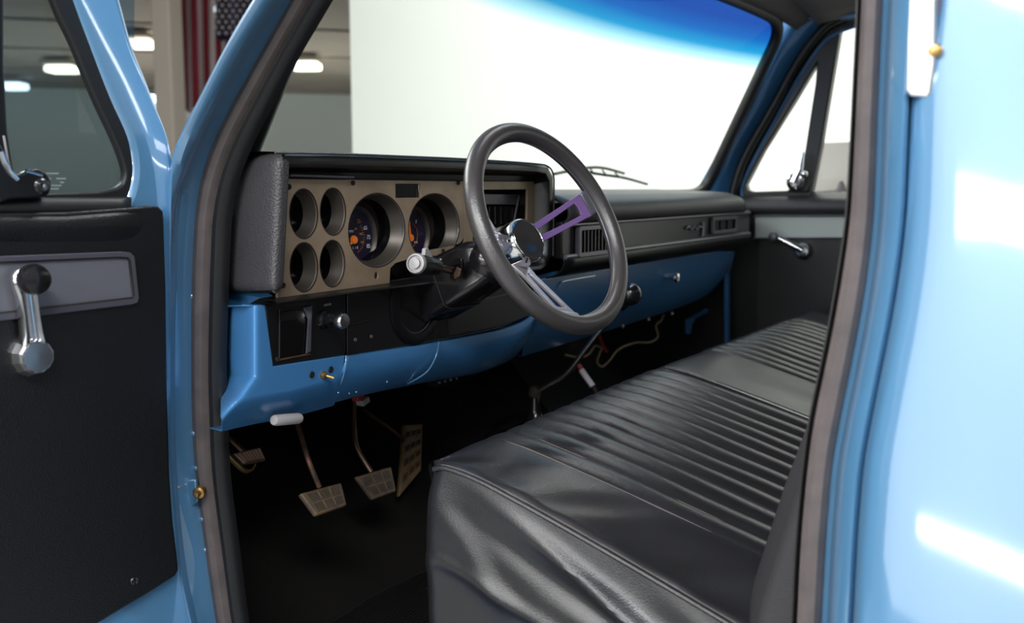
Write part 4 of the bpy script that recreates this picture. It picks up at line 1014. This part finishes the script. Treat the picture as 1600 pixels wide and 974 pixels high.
# inner edge of painted frame (to rubber)
fi = [D2(-380, 330), D2(195, 330)] + dl([(206, 322), (214, 300), (218.5, 275), (218, 251), (209.5, 209.5), (182, 147), (150, 63), (127, 0), (72, -160)], 5) + [D2(-380, -160)]
plateD('door_shell', [fo, fi], -.0135, 'paint', dd_, .010, .0085)
DH[0] = -.004
gi = dl([(198, 283), (199, 265), (185, 223), (150, 147), (119, 70), (87, 0), (36, -150)], 5)
go_ = dl([(214, 318), (220, 282), (220, 251), (211.5, 209.5), (184, 147), (152, 63), (129, 0), (74, -162)], 5)
go_l = [D2(-385, 345), D2(200, 338)] + go_ + [D2(-385, -162)]
gi_l = [D2(-370, 300), D2(75, 307), D2(154, 304)] + dl([(170, 301), (185, 297), (195, 290)], 3) + gi + [D2(-370, -150)]
wf = plateD('window_frame', [go_l, gi_l], -.010, 'rubber_d', dd_, .006, .003)
DH[0] = -.016
gk = [(p.x, p.y) for p in cr([D2(a, b) + (0,) for a, b in ((75, 306), (154, 303.5), (185, 296), (197.5, 283), (198.5, 265), (184.5, 223), (149.5, 147), (118, 70), (86, 0), (35, -150))], 6)]
MB().tube([V((D0.x, D0.y, 0)) + dn * -.016 + -de * a_ + Z_ * b_ for a_, b_ in gk], .0011, 6).build('glass_bead', 'tan', dd_)
MB().grid([[D(-400, 330, -.02), D(210, 330, -.02)], [D(-400, -180, -.02), D(210, -180, -.02)]]).build('window_glass', 'doorglass', dd_)
DH[0] = -.005
plateD('vent_divider', [[D2(-14, -150), D2(-2, -150), D2(-2, 100), D2(4, 205), D2(13, 265), D2(22, 305), D2(4, 305), D2(-6, 250), D2(-14, 160)]], -.012, 'black', dd_, .02, .003)
MB().tube([D(5, 212, .0), D(12, 252, .0), D(20, 282, .0)], .0018, 6).build('divider_bead', 'greyp', dd_)
# glass etching
et = MB()
for x0, x1, y in ((71, 92, 270), (70, 80, 278), (88, 103, 278), (94, 100, 284), (78, 96, 289), (79, 92, 294)):
    et.prism([D(x0, y, -.0185), D(x1, y, -.0185), D(x1, y + 2.2, -.0185), D(x0, y + 2.2, -.0185)], -dn * .0002)
et.build('glass_etching', mat('etched_glass', (150, 162, 160), .8), dd_, smooth=False)
# sill below glass
rows = []
for i in range(31):
    x = -400 + 610 * i / 30; xx = min(x, 205); lift = 0
    rows.append([D(xx, 303 + (2 if xx > 150 else 4), -.012), D(xx, 309, .0), D(xx, 318, .006), D(xx, 328, .008), D(xx, 336, .004), D(xx, 342, .0)])
MB().grid([cr(r, 3) for r in rows]).build('window_sill', 'rubber_d', dd_, solid=.002)
# trim panel
DH[0] = .010
tpo = [D2(-420, 345), D2(100, 336), D2(200, 329), D2(236, 326), D2(247, 327), D2(252, 332), D2(253, 345), D2(256, 450), D2(258, 600), D2(262, 740), D2(267, 815), D2(275, 880), D2(276, 891), D2(272, 898), D2(230, 925), D2(150, 973), D2(60, 1028), D2(-420, 1120)]
tpn = plateD('trim_panel', [tpo], .003, 'door_trim', dd_, .009, .003, False)
# padded roll along the top
rows = []
for i in range(41):
    x = -400 + 645 * i / 40; e = 1 if x < 170 else max(0, .5 + .5 * math.cos(math.pi * (x - 170) / 75)) ** .5
    y0 = 338 if x < 100 else 338 - (x - 100) * .075
    r = []
    for t, h in ((0, .004), (.12, .008), (.35, .010), (.6, .008), (.85, .003), (1, -.006)):
        r.append(D(x, y0 + (388 - y0) * t, .006 + (h) * e))
    rows.append(cr(r, 3))
MB().grid(rows).build('top_roll', 'leather' if 0 else 'door_trim', dd_)
# accent strip
DH[0] = .014
so_ = [D2(-420, 420), D2(0, 402.5), D2(190, 395), D2(203, 396), D2(209, 402), D2(216, 466), D2(214, 472), D2(205, 475), D2(0, 500), D2(-420, 560)]
si_ = [D2(-420, 428), D2(0, 409), D2(185, 401), D2(200, 402), D2(204, 407), D2(210, 462), D2(208, 467), D2(0, 491), D2(-420, 549)]
sb = plateD('accent_strip', [si_], .009, 'silver', dd_, .004, .0005, False); sb['label'] = 'brushed silver accent strip'
plateD('strip_edging', [so_, si_], .011, 'silver_e', sb, .005, .0012, False)
pts_ = [V((D0.x, D0.y, 0)) + dn * .0125 + -de * a_ + Z_ * b_ for a_, b_ in si_]
MB().tube(pts_, .0022, 6, closed=True).build('strip_groove', 'matte', sb)
# crank
cr_ = empty('window_crank', D(47, 555)); cr_.parent = dd_; cr_.matrix_parent_inverse = world(dd_).inverted()
hc = D(44, 555, .008)
s = (D(47 + 30, 555) - D(47, 555)).length / 30   # metres per pixel there
hubp = [(32 * s, 0), (33 * s, .004), (32 * s, .009), (27 * s, .018), (24.5 * s, .021), (23.5 * s, .0215), (.0001, .022)]
MB().lathe(hubp[:5] + [(23 * s, .0195), (.0001, .0195)], hc, dn, 12).build('crank_hub', 'chrome', cr_, smooth=False)
MB().lathe([(22.5 * s, .0185), (22 * s, .0215), (.0001, .0222)], hc, dn, 40).build('hub_cap', 'chromeb', cr_)['label'] = 'radially brushed cap'
kc = D(44, 436, .030)
a0, a1 = hc + dn * .014, kc - dn * .006
up_ = (a1 - a0).normalized(); sd = up_.cross(dn).normalized()
rows = []
for t, w, h in ((0, 22, .004), (.12, 19, .006), (.3, 15.5, .006), (.55, 14.5, .0055), (.8, 15.5, .005), (.93, 19, .005), (1.05, 19, .004), (1.13, 12, .003)):
    c = a0.lerp(a1, t); w *= s
    rows.append([c + sd * w * a_ + dn * h * b_ for a_, b_ in ((-1, -1), (-1, .4), (-.8, 1), (-.45, .9), (-.35, .25), (-.1, .2), (0, .9), (.1, .2), (.35, .25), (.45, .9), (.8, 1), (1, .4), (1, -1))])
MB().grid(rows, cv=True, capu=True).build('crank_arm', 'chrome', cr_, bevel=.0006)
MB().lathe([(9 * s, -.012), (12 * s, -.004), (18 * s, 0), (22 * s, .006), (23 * s, .014), (20 * s, .020), (12 * s, .0225), (.0001, .023)], kc, dn, 32).build('crank_knob', 'gloss', cr_)['label'] = 'black crank knob'
# vent latch
vlt = empty('vent_latch', D(40, 288)); vlt.parent = dd_; vlt.matrix_parent_inverse = world(dd_).inverted(); vlt['label'] = 'dark chrome vent window latch'
DH[0] = .010
lt = [(x, y) for x, y in ((-8, 232), (2, 240), (9, 258), (17, 272), (30, 276), (52, 268), (66, 272), (74, 284), (73, 296), (64, 304), (20, 307), (-8, 306))]
plateD('latch_body', [[(p.x, p.y) for p in cr([D2(a, b) + (0,) for a, b in lt], 4, True)]], .004, 'gloss', vlt, .012, .003)
MB().tube([D(0, 238, .012), D(7, 255, .014), D(15, 269, .014), D(28, 281, .013)], [.003, .0025, .0025, .002], 8).build('latch_edge', 'chrome', vlt)
MB().tube([D(40, 267, .012), D(52, 270, .012), D(66, 274, .012)], .0022, 8).build('latch_chrome_strip', 'chrome', vlt)  # thin chrome strip along the latch's upper edge
MB().lathe([(12 * s, 0), (12 * s, .005), (9 * s, .007)], D(62, 291, .008), dn, 28).build('pivot', 'gloss', vlt)
MB().lathe([(8 * s, .006), (7.5 * s, .009), (5 * s, .009), (4.5 * s, .007), (3.2 * s, .007), (2.6 * s, .010), (.0001, .011)], D(62, 291, .008), dn, 24).build('pivot_screw', 'chrome', vlt)
MB().lathe([(.0001, .0035), (.0022, .003), (.0042, .0045), (.0052, .0035), (.0058, 0)], D(208, 907, .008), dn, 18).build('trim_screw', 'gloss', dd_)

# ================================================================== WIPER
wpr = empty('windshield_wiper', P(905, 268, 'Y', 1.22), 'black wiper resting on the outside of the windshield base', 'wiper')
def WP(x, y, d=0): return P(x, y, 'Y', 1.20 + d)
MB().tube(cr([WP(866, 272), WP(885, 268), WP(920, 262), WP(945, 263), WP(975, 271)], 6), .004, 8).build('wiper_arm', 'rubber_d', wpr)
MB().tube(cr([WP(905, 266, .01), WP(935, 272, .01), WP(975, 278, .01), WP(1011, 288, .01)], 6), .004, 8).build('wiper_blade', 'matte', wpr)
for x in (925, 945, 965): MB().tube([WP(x - 4, 262 + (x - 925) * .2), WP(x + 4, 273 + (x - 925) * .12)], .0025, 6).build('blade_clip', 'silver_e', wpr)

# ================================================================== LIGHTS
def area(name, loc, target, sx, sy, power, col=(1, 1, 1)):
    l = bpy.data.lights.new(name, 'AREA'); l.shape = 'RECTANGLE'; l.size = sx; l.size_y = sy; l.energy = power; l.color = col
    o = bpy.data.objects.new(name, l); C.objects.link(o); o.location = loc
    o.rotation_euler = (V(target) - V(loc)).to_track_quat('-Z', 'Y').to_euler(); return o
area('added_backdrop_fill', (4.0, 1.2, 4.8), (5.6, 1.4, 1.4), 1.2, 6, 270, (1, .99, .95))  # unseen area lights added to bring the backdrop up to white
area('added_backdrop_fill', (4.0, -3, 4.8), (5.6, -3, 1.4), 1.2, 4, 140, (1, .99, .95))
area('booth_strip', (-1.6, -1.0, 3.6), (.9, .2, 1.1), 2.4, .5, 120, (.97, .98, 1))
area('booth_strip', (-1.9, 1.6, 3.3), (1.0, .6, 1.0), 2.2, .5, 70, (1, .98, .96))
area('booth_strip', (1.0, 4.2, 3.6), (1.6, .6, 1.0), 3.0, 1.2, 130, (1, 1, .98))
for k in (-9, -3, 3, 9, 15):  # unseen spots added to brighten the warehouse wall and ceiling
    l = bpy.data.lights.new('added_warehouse_fill', 'SPOT'); l.energy = 4300; l.spot_size = 2.6; l.spot_blend = 1; l.shadow_soft_size = .03; l.color = (1, .98, .94)
    o = bpy.data.objects.new('added_warehouse_fill', l); C.objects.link(o); o.location = wd * 23 + wn * 0 + V((-wn.y, wn.x, 0)) * 0 + V((-wd.y, wd.x, 0)) * k + Z_ * 4.1
area('added_panel_fill', (-2.6, 1.1, 1.9), (.8, .1, 1.2), 4.6, 2.6, 52, (1, .99, .97))  # unseen area light added to brighten the right blue panel
area('wall_tube', (-2.5, .55, 2.30), (.8, .1, 1.25), 2.0, .16, 34, (1, 1, 1))
area('wall_tube', (-2.5, 1.15, 1.02), (.8, .1, 1.1), .95, .045, 9, (1, 1, 1))
w = bpy.data.worlds.new('world'); bpy.context.scene.world = w; w.use_nodes = True
bg = w.node_tree.nodes['Background']; bg.inputs[0].default_value = (.86, .93, 1, 1); bg.inputs[1].default_value = .45
